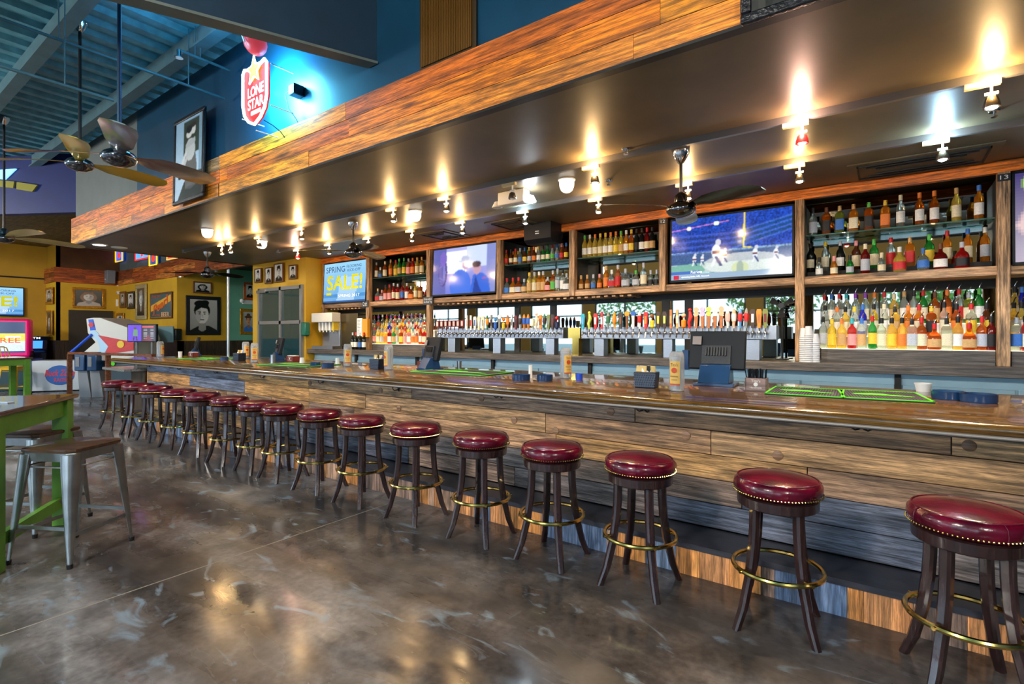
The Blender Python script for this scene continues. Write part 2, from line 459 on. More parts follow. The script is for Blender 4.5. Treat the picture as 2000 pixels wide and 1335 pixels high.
W_BAR = wood('varnished_bar_walnut', srgb(104, 74, 30), 'x', 0.2, contrast=0.65, coat=0.7)
W_DARKX = wood('dark_weathered_counter', srgb(86, 78, 72), 'x', 0.45, contrast=0.5)
W_STOOL = wood('espresso_stool_wood', srgb(46, 28, 28), 'z', 0.22, contrast=0.35, knots=False, coat=0.5)
W_WAINS = wood('dark_stained_wainscot', srgb(70, 54, 40), 'z', 0.5, contrast=0.6)

def planks_h(mb, x0, x1, z0, z1, y0, y1, rows, pal, lmin=0.9, lmax=2.6, gap=0.003, rnd=None):
    rnd = rnd or random
    h = (z1 - z0) / rows
    for r in range(rows):
        x = x0 - rnd.random() * lmin
        while x < x1:
            L = rnd.uniform(lmin, lmax); a, b = max(x, x0), min(x + L, x1)
            if b - a > 0.03:
                c = rnd.choice(pal); k = rnd.uniform(0.8, 1.2)
                mb.cur = (c[0] * k, c[1] * k, c[2] * k, 1)
                dy = rnd.uniform(0, 0.004)
                mb.b2(a + gap / 2, b - gap / 2, y0 - dy, y1, z0 + r * h + gap / 2, z0 + (r + 1) * h - gap / 2)
            x += L
    return mb

# ------------------------------------------------------------------ setting: floor and ceilings
fl = MB()
fl.b2(-24, 6, -14, 11, -0.1, 0.0)
struct('floor', fl, M_FLOOR)
jt = MB()
for x in (-3.5, -8.6, -13.7, 1.6): jt.b2(x - 0.004, x + 0.004, -7, 3.15, 0.0, 0.0012)
for y in (-1.4,): jt.b2(-20, 5, y - 0.004, y + 0.004, 0.0, 0.0012)
struct('trim_1', jt, mat('joint_sealant', srgb(150, 142, 130), 0.7))

SOF_Z = 3.0
struct('ceiling', MB().b2(-11.3, 5, 2.77, 6.9, SOF_Z, SOF_Z + 0.12), M_SOFFIT)
dk = MB()                                                     # corrugated roof deck, ribs running towards the bar
poly = []
x = -22.0
while x < 5.0:
    poly += [(x, 4.62), (x + 0.10, 4.62), (x + 0.14, 4.67), (x + 0.24, 4.67)]; x += 0.28
poly += [(5.0, 4.62), (5.0, 4.75), (-22.0, 4.75)]
n_ = len(poly)
for i in range(0, n_ - 3):
    (xa, za), (xb, zb) = poly[i], poly[i + 1]
    dk.add([(xa, -7.2, za), (xb, -7.2, zb), (xb, 2.9, zb), (xa, 2.9, za)], [(0, 1, 2, 3)])
dk.b2(-22, 5, -7.2, 2.9, 4.68, 4.78)
struct('ceiling', dk, M_DECK)
for k, y in enumerate((2.42, 1.50, 0.2, -1.6, -3.4, -5.2)):
    bmb = MB().b2(-21, 5, y - 0.03, y + 0.03, 4.44, 4.62); bmb.b2(-21, 5, y - 0.06, y + 0.06, 4.42, 4.44)
    struct('ceiling_beam', bmb, M_STEEL)
# sprinkler pipes
def pipe(px, py, Y, L, label, drop=True):
    p = atY(px, py, Y)
    t = thing('sprinkler_pipe', label, 'pipe', (p.x, p.y, p.z))
    MB().cyl((0, 0, 0), (0, -L, 0), 0.014).build('pipe_run', M_STEEL, t)
    h = MB()
    for q in (0.35, L * 0.6): h.cyl((0, -q, 0), (0, -q, 4.62 - p.z), 0.005)
    h.build('hanger', M_STEEL, t)
    s = MB().cyl((0, -L, 0), (0, -L, -0.07), 0.02); s.cyl((0, -L, -0.07), (0, -L, -0.08), 0.04); s.build('sprinkler_head', M_CHROME, t)
pipe(437, 192, 2.7, 2.3, 'long thin sprinkler pipe under the roof deck, ending behind the tall framed photo')
pipe(450, 138, 2.72, 0.5, 'short sprinkler pipe stub under the roof deck beside the neon sign')
pipe(222, 196, 1.7, 1.4, 'thin sprinkler pipe under the roof deck above the near chrome fan')

# skewed header dropping from the roof
hd = MB().prism([(-3.39, 2.80), (-5.25, -1.52), (-5.35, -1.48), (-3.49, 2.80)], 3.71, 4.62, 'xy')
struct('wall_header', hd, mat('header_paint', srgb(22, 52, 74), 0.6, noise=0.2, nscale=3))
hs = MB().prism([(-3.37, 2.78), (-5.23, -1.55), (-5.37, -1.49), (-3.50, 2.78)], 3.69, 3.71, 'xy')
struct('trim_2', hs, mat('header_underside_paint', srgb(104, 116, 112), 0.6, noise=0.2, nscale=4))

# upper wall above the bar soffit
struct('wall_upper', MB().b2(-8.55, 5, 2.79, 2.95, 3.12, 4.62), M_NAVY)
struct('wall_upper', MB().b2(-11.3, -8.55, 2.79, 2.95, 3.12, 4.62), M_SLATE)  # same wall, lighter west end: the lighting is put into its colour
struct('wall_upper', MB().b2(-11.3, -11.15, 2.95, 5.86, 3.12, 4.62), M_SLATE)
ORG = [srgb(244, 134, 14)[:3], srgb(226, 112, 10)[:3], srgb(250, 156, 30)[:3], srgb(204, 104, 24)[:3], srgb(236, 142, 40)[:3]]
GRY = [srgb(190, 134, 66)[:3], srgb(158, 130, 90)[:3]]
rnd = random.Random(3)
fb = MB(); planks_h(fb, -11.35, -6.0, 3.0, 3.455, 2.74, 2.80, 3, ORG + GRY, 0.8, 2.0, rnd=rnd)
planks_h(fb, -6.0, 5.0, 3.0, 3.455, 2.74, 2.80, 3, ORG, 1.6, 3.4, rnd=rnd)
fas = struct('trim_3', fb, PL_H)
struct('trim_4', MB().b2(-11.37, 5, 2.725, 2.785, 2.985, 3.003).b2(-11.37, -11.33, 2.725, 5.86, 2.985, 3.003), M_BLACK)
fr = MB()
for r in range(3):
    fr.cur = tuple(random.choice(ORG)) + (1,); fr.b2(-11.35, -11.30, 2.80, 5.86, 3.0 + r * .152, 3.15 + r * .152)
struct('trim_5', fr, PL_Y)

# ------------------------------------------------------------------ setting: back wall, pier, west rooms
struct('wall_back', MB().b2(-9.27, 5, 6.72, 6.9, 0, 3.0), M_DARK)
struct('wall_pier', MB().b2(-11.3, -9.27, 5.86, 6.9, 0, 3.0), M_YEL)
struct('wall_right', MB().b2(5.0, 5.15, -7, 6.9, 0, 4.7), M_NAVY)
wr_ = MB()
prev = -21.0
for cx, w in OPEN:
    wr_.b2(prev, cx - w / 2, -7.15, -6.98, 0, 4.7); prev = cx + w / 2
wr_.b2(prev, 5.15, -7.15, -6.98, 0, 4.7)
for cx, w in OPEN: wr_.b2(cx - w / 2, cx + w / 2, -7.15, -6.98, 3.25, 4.7); wr_.b2(cx - w / 2, cx + w / 2, -7.15, -6.98, 0, 0.25)
struct('wall_front', wr_, mat('front_wall_paint', srgb(150, 120, 60), 0.6))
for i, (cx, w) in enumerate(OPEN):
    fm = MB(); x0, x1 = cx - w / 2, cx + w / 2
    for x in (x0 + .03, cx, x1 - .03): fm.b2(x - .03, x + .03, -7.1, -7.04, .25, 3.25)
    for z in (.28, 2.3, 3.22): fm.b2(x0, x1, -7.1, -7.04, z - .03, z + .03)
    o = struct('window_%d' % (i + 1), fm, M_BLACK)
# west walls
struct('wall_west', MB().b2(-19.5, -15.2, 5.86, 6.02, 1.3, 3.0), M_YEL)
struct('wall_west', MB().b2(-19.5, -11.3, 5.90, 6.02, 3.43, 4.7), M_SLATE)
struct('wall_west', MB().b2(-15.36, -15.2, 6.02, 7.15, 1.3, 3.35), M_YEL)
struct('wall_west', MB().b2(-15.36, -15.2, 7.15, 9.8, 1.3, 3.35), M_TEAL)
struct('wall_west', MB().b2(-19.66, -19.5, 4.36, 6.02, 1.3, 3.0), M_YEL)
struct('wall_west', MB().b2(-19.66, -19.5, 4.36, 6.02, 3.43, 4.7), M_BROWNW)
struct('wall_west', MB().b2(-20.5, -19.5, 4.36, 4.46, 1.3, 3.0), mat('bright_mustard_paint', srgb(236, 190, 44), 0.5))
struct('wall_west', MB().b2(-20.5, -19.5, 4.36, 4.46, 3.43, 4.7), M_GOLDW)
struct('wall_west', MB().b2(-20.66, -20.5, -7, 4.46, 1.3, 4.7), M_GOLDW)
struct('trim_6', MB().b2(-20.5, -20.46, -7, 4.36, 3.12, 3.16), M_BLACK)
struct('wall_far', MB().b2(-15.3, -11, 9.8, 9.95, 0, 3.4), M_TEAL)
struct('wall_far', MB().b2(-11.4, -11.2, 6.9, 9.8, 0, 3.4), M_TEAL)
struct('ceiling', MB().b2(-15.3, -11.2, 6.03, 9.9, 3.35, 3.45), M_DARK)
wn_ = MB()
wn_.b2(-19.5, -15.18, 5.84, 6.02, 0, 1.3); wn_.b2(-15.36, -15.18, 5.86, 9.8, 0, 1.3); wn_.b2(-19.66, -19.48, 4.34, 6.02, 0, 1.3)
wn_.b2(-20.5, -19.5, 4.34, 4.46, 0, 1.3); wn_.b2(-20.66, -20.48, -7, 4.46, 0, 1.3)
struct('trim_7', wn_, W_WAINS)
RED = [srgb(176, 84, 28)[:3], srgb(196, 104, 36)[:3], srgb(150, 72, 26)[:3], srgb(206, 124, 52)[:3]]
wb_ = MB(); planks_h(wb_, -19.5, -11.32, 3.0, 3.43, 5.80, 5.9, 3, RED, .8, 2.2, rnd=rnd); planks_h(wb_, -20.5, -19.45, 3.0, 3.43, 4.31, 4.4, 3, RED, .6, 1.2, rnd=rnd)
struct('trim_8', wb_, PL_H)
wc_ = MB()
for r in range(3):
    y = 4.31
    while y < 5.8:
        L = rnd.uniform(.6, 1.3); wc_.cur = tuple(rnd.choice(RED)) + (1,)
        wc_.b2(-19.5, -19.44, y, min(y + L, 5.82) - .003, 3.0 + r * .143, 3.0 + (r + 1) * .143 - .003); y += L
struct('trim_9', wc_, PL_Y)
# ceiling of the arcade end, and the diagonal navy bulkhead in front of it
struct('ceiling', MB().prism([(-11.42, 2.9), (-20.5, -2.7), (-20.5, 5.86), (-11.42, 5.86)], 4.1, 4.2, 'xy'), mat('olive_ceiling_tile', srgb(120, 108, 60), 0.6, noise=.5, nscale=4, stretch=(1, 5, 1)))
dv = Vector((-12.69 + 11.4, 2.08 - 2.83, 0)).normalized()
A0 = Vector((-11.38, 2.84, 0)); A1 = A0 + dv * 8.5; nv = Vector((dv.y, -dv.x, 0)) * .15
if nv.x > 0: nv = -nv
blk = MB().prism([(A0.x, A0.y), (A1.x, A1.y), (A1.x + nv.x, A1.y + nv.y), (A0.x + nv.x, A0.y + nv.y)], 3.6, 4.62, 'xy')
struct('wall_bulkhead', blk, M_NAVY2)
# window light on the bulkhead, drawn as thin coloured slabs; the blue one glows
def bulkhead_pt(px, py):
    d = ray(px, py); n = Vector((-dv.y, dv.x, 0)); k = (A0 - Vector((0, 0, 0))).dot(n) / d.dot(n)
    return Vector((0, 0, CAMZ)) + d * k
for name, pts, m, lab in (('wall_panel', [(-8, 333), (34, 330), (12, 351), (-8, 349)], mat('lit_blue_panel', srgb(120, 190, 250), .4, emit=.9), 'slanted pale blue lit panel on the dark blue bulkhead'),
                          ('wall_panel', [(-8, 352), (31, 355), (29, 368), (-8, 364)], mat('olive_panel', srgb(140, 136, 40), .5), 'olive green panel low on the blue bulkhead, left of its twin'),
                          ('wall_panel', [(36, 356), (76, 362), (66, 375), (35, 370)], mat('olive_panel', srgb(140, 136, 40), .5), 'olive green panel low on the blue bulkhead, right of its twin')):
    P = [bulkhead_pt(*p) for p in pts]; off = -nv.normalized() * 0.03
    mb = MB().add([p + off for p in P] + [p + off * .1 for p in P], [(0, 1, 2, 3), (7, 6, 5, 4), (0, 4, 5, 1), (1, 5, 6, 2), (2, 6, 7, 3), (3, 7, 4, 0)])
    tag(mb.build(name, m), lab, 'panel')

# ------------------------------------------------------------------ outside, seen in the mirrors
struct('ground', MB().b2(-50, 40, -60, -14, -0.12, -0.02), mat('patio_paving', srgb(150, 146, 138), .8, noise=.2))
def tree(x, y, h, r, label, seed):
    t = thing('patio_tree', label, 'tree', (x, y, 0), group='trees on the patio seen in the mirror')
    rn = random.Random(seed)
    MB().tube([(0, 0, 0), (.1, 0, h * .3), (0, .1, h * .6)], [.16, .12, .07]).build('trunk', mat('bark', srgb(84, 66, 50), .9), t)
    mb = MB()
    for i in range(900):
        a = rn.uniform(0, 2 * PI); b = math.acos(rn.uniform(-1, 1)); q = r * rn.random() ** .4
        c = Vector((q * math.sin(b) * math.cos(a), q * math.sin(b) * math.sin(a), h * .7 + q * .8 * math.cos(b)))
        u = Vector((rn.uniform(-1, 1), rn.uniform(-1, 1), rn.uniform(-1, 1))).normalized() * .16; w = u.orthogonal().normalized() * .08
        mb.add([c - u, c + w, c + u, c - w], [(0, 1, 2, 3)])
    mb.build('foliage', mat('tree_leaves', srgb(120, 160, 60), .6), t)
tree(-4.5, -15, 5.0, 2.2, 'leafy patio tree reflected in the back bar mirror by the right bottles', 1)
tree(-13.0, -16, 5.0, 2.3, 'leafy patio tree reflected in the back bar mirror by the left taps', 2)
tree(1.5, -14, 4.6, 2.0, 'leafy patio tree reflected in the mirror at the far right', 3)

for i, (x, y, z, e) in enumerate(FILL_LAMPS):  # added fill lights, hung out of view as pendants
    t = thing('pendant_light', 'round black pendant light hanging over the dining room, %s from the arcade end' % ORD[::-1][0:0] if False else ['black bowl pendant over the tables in front of the bar', 'black bowl pendant between the bar and the front windows', 'black bowl pendant over the arcade tables', 'black bowl pendant nearest the right hand wall'][i], 'lamp', (x, y, z))
    MB().lathe([(.02, .18), (.05, .15), (.22, 0), (.21, 0), (.04, .14)], 20, caps=False).build('shade', M_BLACK, t)
    MB().cyl((0, 0, .17), (0, 0, 4.62 - z), .008).build('stem', M_BLACK, t)
    MB().sphere((0, 0, .06), .06).build('bulb', M_BULB, t)
    l = bpy.data.lights.new('pendant_glow', 'POINT'); l.energy = e; l.color = (1, .93, .84); l.shadow_soft_size = .3
    o = bpy.data.objects.new('pendant_glow', l); o.location = (x, y, z - .35); C.objects.link(o)

# ------------------------------------------------------------------ the bar
BX0, BX1 = -10.3, 4.2
bar = thing('bar_counter', 'long bar counter faced in reclaimed boards with a varnished dark top', 'bar counter', (0, 0, 0))
PB = [srgb(204, 158, 108)[:3], srgb(186, 140, 98)[:3], srgb(216, 164, 104)[:3], srgb(178, 140, 110)[:3], srgb(196, 146, 100)[:3]]
PBL = [srgb(136, 142, 158)[:3], srgb(236, 174, 100)[:3], srgb(124, 134, 156)[:3], srgb(226, 162, 96)[:3], srgb(186, 152, 120)[:3]]
PBM = [srgb(176, 144, 124)[:3], srgb(116, 120, 136)[:3], srgb(194, 150, 112)[:3], srgb(150, 134, 128)[:3]]
rnd = random.Random(11)
fm = MB()
h = (1.0 - .20) / 5
for r in range(5):
    z0 = .20 + r * h
    planks_h(fm, BX0, -5.5, z0, z0 + h, 3.52, 3.56, 1, PBL if r > 2 else PBL + PB, .9, 2.2, gap=.006, rnd=rnd)
    planks_h(fm, -5.5, BX1, z0, z0 + h, 3.52, 3.56, 1, PB if r > 2 else (PB + PBM if r == 2 else PBM), 1.2, 2.6, gap=.006, rnd=rnd)
fm.build('face_boards', PL_H, bar)
kb = MB(); x = BX0
KP = [srgb(226, 152, 94)[:3], srgb(104, 124, 156)[:3], srgb(204, 160, 130)[:3], srgb(150, 120, 104)[:3], srgb(240, 158, 84)[:3], srgb(122, 140, 168)[:3]]
while x < BX1:
    w = rnd.choice([.07, .14, .17, .2]); c = rnd.choice(KP); k = rnd.uniform(.85, 1.15); kb.cur = (c[0] * k, c[1] * k, c[2] * k, 1)
    kb.b2(x + .001, x + w - .001, 3.19 - rnd.uniform(0, .003), 3.22, 0.0, .18); x += w
kb.build('kick_boards', PL_V, bar)
MB().b2(BX0, BX1, 3.185, 3.52, .18, .195).b2(BX0, BX1, 3.175, 3.187, .165, .198).build('foot_ledge', mat('dark_steel_ledge', srgb(62, 62, 70), .28, noise=.3, nscale=8, stretch=(1, 6, 6)), bar)
MB().b2(BX0, BX1, 3.56, 4.5, 0, 1.0).build('core', M_DARK, bar)
# end face
ef = MB()
for r in range(5):
    c = rnd.choice(PBL); ef.cur = c + (1,); ef.b2(BX0 - .03, BX0, 3.52, 4.15, .20 + r * h, .20 + (r + 1) * h - .003)
ef.build('end_boards', PL_Y, bar)
# top: rail nose, cove and flat, extruded along the bar
prof = [(3.19, 1.0), (3.165, 1.012), (3.152, 1.032), (3.152, 1.046), (3.168, 1.062), (3.20, 1.068), (3.25, 1.064), (3.31, 1.052), (3.37, 1.050), (3.42, 1.058), (3.45, 1.066), (4.78, 1.066), (4.78, 1.0)]
TX0 = -10.85
bt = MB().prism(prof, TX0, BX1, 'yz')
bt.build('bar_top', W_BAR, bar, sharp=50)
MB().b2(TX0 + .01, BX1, 3.20, 3.5, .985, 1.0).build('rail_underside', M_BLACK, bar)
# rounded steel strip under the nose
MB().cyl((TX0, 3.165, 1.004), (BX1, 3.165, 1.004), .009).build('edge_strip', mat('worn_edge_varnish', srgb(150, 140, 132), .3, metal=.3), bar)
# plugs in the boards
for i, (px, py) in enumerate(((605, 748), (743, 762), (779, 797), (940, 778), (1004, 820), (1192, 803), (1519, 889), (1893, 870), (1085, 841), (1340, 850))):
    p = atY(px, py, 3.515); r = .03
    MB().lathe([(r, 0), (r, .005), (r * .85, .008)], 20, (p.x, 3.518, p.z), ax='y').build('wood_plug', wood('plug_wood', srgb(150, 112, 84), 'x', .5, contrast=.4, knots=False), bar)
# coat hooks screwed under the rail
def hook_mesh():
    mb = MB()
    mb.lathe([(.022, 0), (.022, .006), (.014, .012)], 12, (0, 0, .02), ax='y')
    for s in (-1, 1):
        mb.tube([(0, -.008, .0), (s * .012, -.02, -.012), (s * .03, -.03, -.018), (s * .045, -.036, -.008), (s * .047, -.038, .006)], [.005, .005, .005, .0045, .004], 6)
        mb.sphere((s * .047, -.038, .009), .007, 8, 6)
    return mb
hk0 = hook_mesh().mesh('coat_hook', M_BLACK)
hooks = [(292, 714), (352, 719), (424, 726), (515, 735), (630, 745), (777, 759), (976, 772), (1258, 798), (1683, 833)]
for i, (px, py) in enumerate(hooks):
    p = atY(px, py, 3.5); o = bpy.data.objects.new('coat_hook', hk0); C.objects.link(o); o.location = (p.x, 3.515, p.z)
    tag(o, 'black double coat hook on the bar face, %s from the far left end' % ORD[i], 'hook', 'coat hooks under the bar rail')

# ------------------------------------------------------------------ stools
def make_stool():
    t = thing('bar_stool', 'x', 'stool', (0, 0, 0), group='burgundy bar stools in a row along the bar')
    leather = mat('burgundy_leather', srgb(112, 6, 40), .24, noise=.45, nscale=7, col2=srgb(62, 5, 24), bump=.12, bscale=60, coat=.3)
    MB().lathe([(.165, .655), (.185, .662), (.200, .680), (.206, .700), (.203, .722), (.190, .738), (.170, .744), (.12, .752), (.06, .757), (.001, .758)], 40).build('seat', leather, t, sharp=60)
    pp = MB()
    for k in range(4):
        a = k * PI / 2 + .3
        pp.tube([((.2065) * math.cos(a), .2065 * math.sin(a), .668), (.2085 * math.cos(a), .2085 * math.sin(a), .70), (.2045 * math.cos(a), .2045 * math.sin(a), .725), (.188 * math.cos(a), .188 * math.sin(a), .7405)], .0016, 5)
    pp.tube([(.187 * math.cos(2 * PI * k / 40), .187 * math.sin(2 * PI * k / 40), .7405) for k in range(40)], .003, 5, True)
    pp.build('seam_piping', leather, t)
    nh = MB()
    for k in range(84):
        a = 2 * PI * k / 84; nh.sphere((.2055 * math.cos(a), .2055 * math.sin(a), .676), .0046, 6, 4)
    nh.build('nailhead_trim', M_BRASS, t)
    MB().lathe([(.180, .600), (.188, .606), (.190, .650), (.178, .656)], 36).build('seat_apron', W_STOOL, t)
    for k in range(4):
        a = PI / 4 + k * PI / 2
        sec = [(.135, .61, .046), (.138, .50, .045), (.145, .40, .045), (.165, .26, .044), (.205, .10, .041), (.245, 0.0, .036)]
        rings = []
        for r, z, w in sec:
            c = Vector((r * math.cos(a), r * math.sin(a), z)); u = Vector((math.cos(a), math.sin(a), 0)); v = Vector((-math.sin(a), math.cos(a), 0))
            hw = w / 2; q = w * .22
            rings.append([c + u * i + v * j for i, j in ((-hw, -hw + q), (-hw + q, -hw), (hw - q, -hw), (hw, -hw + q), (hw, hw - q), (hw - q, hw), (-hw + q, hw), (-hw, hw - q))])
        lg = MB().ring(rings).build('leg', W_STOOL, t, sharp=40)
    R = .208
    fr_ = MB().tube([(R * math.cos(2 * PI * k / 48), R * math.sin(2 * PI * k / 48), 0.285) for k in range(48)], .012, 8, True)
    fr_ = fr_.build('foot_ring', M_BRASS, t)
    for k in range(4):
        a = PI / 4 + k * PI / 2; u = Vector((math.cos(a), math.sin(a), 0))
        sc_ = MB(); sc_.cyl(u * .17 + Vector((0, 0, .285)), u * (R + .018) + Vector((0, 0, .285)), .009, seg=8)
        sc_.build('ring_bolt', M_BRASS, fr_)
    return t
stool0 = make_stool()
SY = 2.93
px_st = [1885, 1518, 1250, 1078, 940, 813, 707, 625, 553, 504, 449, 395, 350, 305, 270, 230]
rnd = random.Random(5)
for i, px in enumerate(px_st):
    X = XY(px, SY); k = i
    if i == 0: lab = 'burgundy leather bar stool with brass foot ring, nearest the camera at far right'
    elif i == len(px_st) - 1: lab = 'burgundy leather bar stool with brass foot ring, last at the far left end'
    else: lab = 'burgundy leather bar stool with brass foot ring, %s from the right end' % ORD[i]
    rz = [0.22, .10, -.03, .0, .04, -.02, .05, .1, .0, .0, .06, .2, .05, .1, -.05, .15][i]
    sy = SY + [-.06, 0, 0, 0, 0, 0, 0, 0, 0, 0, 0, 0, 0, 0, 0, 0][i]
    if i == 0: stool0.location = (X, sy, 0); stool0.rotation_euler = (0, 0, rz); stool0['label'] = lab
    else: dup(stool0, (X, sy, 0), (0, 0, rz), lab)

# ------------------------------------------------------------------ track lighting
def track(Y, px0, label):
    x0 = XY(px0, Y)
    t = thing('lighting_track', label, 'light track', (x0, Y, SOF_Z))
    MB().b2(0, 4.6 - x0, -.018, .018, -.05, 0).build('rail', mat('track_aluminium', srgb(120, 118, 116), .3, metal=.6), t)
    MB().b2(-.05, .02, -.02, .02, -.055, 0).build('end_feed', M_GREYP, t)
TR1, TR2 = 4.07, 5.07
track(TR1, 360, 'black ceiling light track nearest the dining room')
track(TR2, 545, 'black ceiling light track nearest the bottle shelves')
def spot_head(px, Y, kind, i, lab, e=1.0):
    x = XY(px, Y)
    t = thing('track_light', lab, 'spotlight', (x, Y, SOF_Z - .05), group='track lights over the bar')
    MB().b2(-.09, .07, -.018, .018, -.03, -.001).build('adapter', mat('cream_adapter', srgb(214, 190, 140), .4), t)
    MB().cyl((.03, 0, -.03), (.03, 0, -.075), .007).b2(.0, .06, -.005, .005, -.085, -.07).build('yoke', M_WHITE, t)
    MB().lathe([(.018, -.095), (.030, -.105), (.040, -.14), (.041, -.16), (.036, -.16), (.026, -.11), (.016, -.10)], 16, (.03, 0, 0), caps=False).build('lamp_housing', M_CHROME if kind != 'red' else mat('red_gel_housing', srgb(170, 20, 20), .4), t)
    bm_ = {'warm': M_BULB, 'cool': M_BULBW, 'off': M_WHITE, 'red': mat('red_gel_lamp', (1, .35, .3, 1), .3, emit=25)}[kind]
    MB().sphere((.03, 0, -.145), .027, 12, 8).build('bulb', bm_, t)
    if kind != 'off':
        col = {'warm': (1, .62, .27), 'cool': (.45, .75, 1), 'red': (1, .6, .45)}[kind]
        l = bpy.data.lights.new('uplight', 'POINT'); l.energy = 6.0 * e; l.color = col; l.shadow_soft_size = .02
        o = bpy.data.objects.new('uplight', l); o.location = (x + .03, Y - .06, SOF_Z - .09); C.objects.link(o)
        s = bpy.data.lights.new('spot_beam', 'SPOT'); s.energy = 46 * e; s.color = (1, .78, .5) if kind != 'cool' else (.8, .9, 1); s.spot_size = math.radians(76); s.spot_blend = .7; s.shadow_soft_size = .04
        o = bpy.data.objects.new('spot_beam', s); o.location = (x + .03, Y, SOF_Z - .225); o.rotation_euler = (math.radians(28 if Y > 4.5 else -14), 0, 0); C.objects.link(o)
t1 = [(432, 'warm', 1), (449, 'warm', 1), (504, 'warm', .8), (587, 'warm', 1.1), (765, 'warm', 1), (868, 'warm', 1.2), (996, 'off', 0), (1156, 'warm', 1.3), (1557, 'red', 1.5), (1923, 'warm', 1.4)]
t2 = [(580, 'red', 1), (641, 'warm', 1), (717, 'warm', 1), (802, 'warm', 1), (900, 'warm', .9), (1022, 'cool', .8), (1164, 'warm', 1.2), (1338, 'warm', 1.2), (1554, 'warm', .9), (1831, 'cool', 1.2)]
for i, (px, k, e) in enumerate(t1): spot_head(px, TR1, k, i, 'small %s track spotlight, %s from left on the nearer track' % ({'off': 'unlit', 'cool': 'cool white', 'warm': 'lit', 'red': 'lit red-tinted'}[k], ORD[i]), e)
for i, (px, k, e) in enumerate(t2): spot_head(px, TR2, k, i, 'small %s track spotlight, %s from left on the track by the shelves' % ({'off': 'unlit', 'cool': 'cool white', 'warm': 'lit', 'red': 'lit red-tinted'}[k], ORD[i]), e)
# lights under the soffit that are not on the tracks
DM = MB().lathe([(.001, -.13), (.03, -.128), (.055, -.11), (.07, -.075), (.073, -.03), (.073, 0)], 20).mesh('dome', M_DOME)
for i, (px, py, lab) in enumerate(((405, 455, 'white opal dome lamp on the dark ceiling, farthest left of four'), (512, 477, 'white opal dome lamp on the dark ceiling above the yellow pier'),
                                   (811, 421, 'white opal dome lamp on the dark ceiling above the second television'), (1107, 362, 'white opal dome lamp on the dark ceiling, nearest of four'))):
    p = atZ(px, py, SOF_Z - .06); t = thing('dome_lamp', lab, 'lamp', (p.x, p.y, SOF_Z), group='opal dome lamps')
    o = bpy.data.objects.new('opal_dome', DM); C.objects.link(o); o.parent = t
    MB().lathe([(.085, -.012), (.085, 0)], 20).build('base_ring', M_WHITE, t)
for i, (px, py, w, d, z, lab) in enumerate(((1795, 318, 1.05, .6, 0, 'square dark air diffuser in the ceiling near sign 13'), (1005, 437, .6, .6, 0, 'square glowing ceiling diffuser above the beer bottle shelf'), (865, 458, .6, .6, 0, 'square glowing ceiling diffuser above the second television'))):
    p = atZ(px, py, SOF_Z); t = thing('ceiling_diffuser', lab, 'vent', (p.x, p.y, SOF_Z))
    MB().b2(-w / 2, w / 2, -d / 2, d / 2, -.012, -.001).build('frame', M_SOFFIT, t)
    mb = MB()
    for k in range(1, 4):
        q = k * .07; mb.b2(-w / 2 + q, w / 2 - q, -d / 2 + q, -d / 2 + q + .012, -.024, -.012); mb.b2(-w / 2 + q, w / 2 - q, d / 2 - q - .012, d / 2 - q, -.024, -.012)
    mb.b2(-w / 2 + .07, -w / 2 + .082, -d / 2 + .07, d / 2 - .07, -.024, -.012); mb.b2(w / 2 - .082, w / 2 - .07, -d / 2 + .07, d / 2 - .07, -.024, -.012)
    mb.build('louvre', M_DARK, t)
# recessed lights near the west end
for i, (px, py, lab) in enumerate(((194, 477, 'round recessed downlight near the corner of the dark ceiling'), (233, 483, 'dim recessed downlight beside the corner downlight'))):
    p = atZ(px, py, SOF_Z); t = thing('downlight', lab, 'lamp', (p.x, p.y, SOF_Z))
    MB().lathe([(.11, -.012), (.12, -.004), (.12, 0)], 20).build('trim_ring', M_WHITE, t)
    MB().lathe([(.09, -.016), (.09, -.010)], 20).build('lens', M_DOME if i == 0 else M_WHITE, t)
# floodlight emergency unit
p = atZ(1003, 392, SOF_Z - .1); t = thing('emergency_light', 'white twin-head emergency light box on the ceiling between the tracks', 'lamp', (p.x, p.y, SOF_Z))
MB().b2(-.17, .17, -.06, .06, -.14, 0).build('housing', M_WHITE, t, bevel=.01)
for s in (-1, 1): MB().lathe([(.03, 0), (.06, -.06), (.055, -.065)], 16, (s * .22, 0, -.08)).build('lamp_head', M_WHITE if s < 0 else M_BULBW, t)
for px, py in ((1222, 291), (1942, 216), (1189, 352)):
    p = atZ(px, py, SOF_Z); mb = MB().lathe([(.03, -.01), (.035, 0)], 12).cyl((0, 0, 0), (0, 0, -.04), .006).cyl((0, 0, -.04), (0, 0, -.045), .02)
    tag(mb.build('fire_sprinkler', M_CHROME, loc=(p.x, p.y, SOF_Z)), {1222: 'tiny sprinkler head on the dark ceiling right of the fan canopy', 1942: 'tiny sprinkler head on the dark ceiling at far right', 1189: 'tiny sprinkler head beside the nearest opal dome lamp'}[px], 'sprinkler')

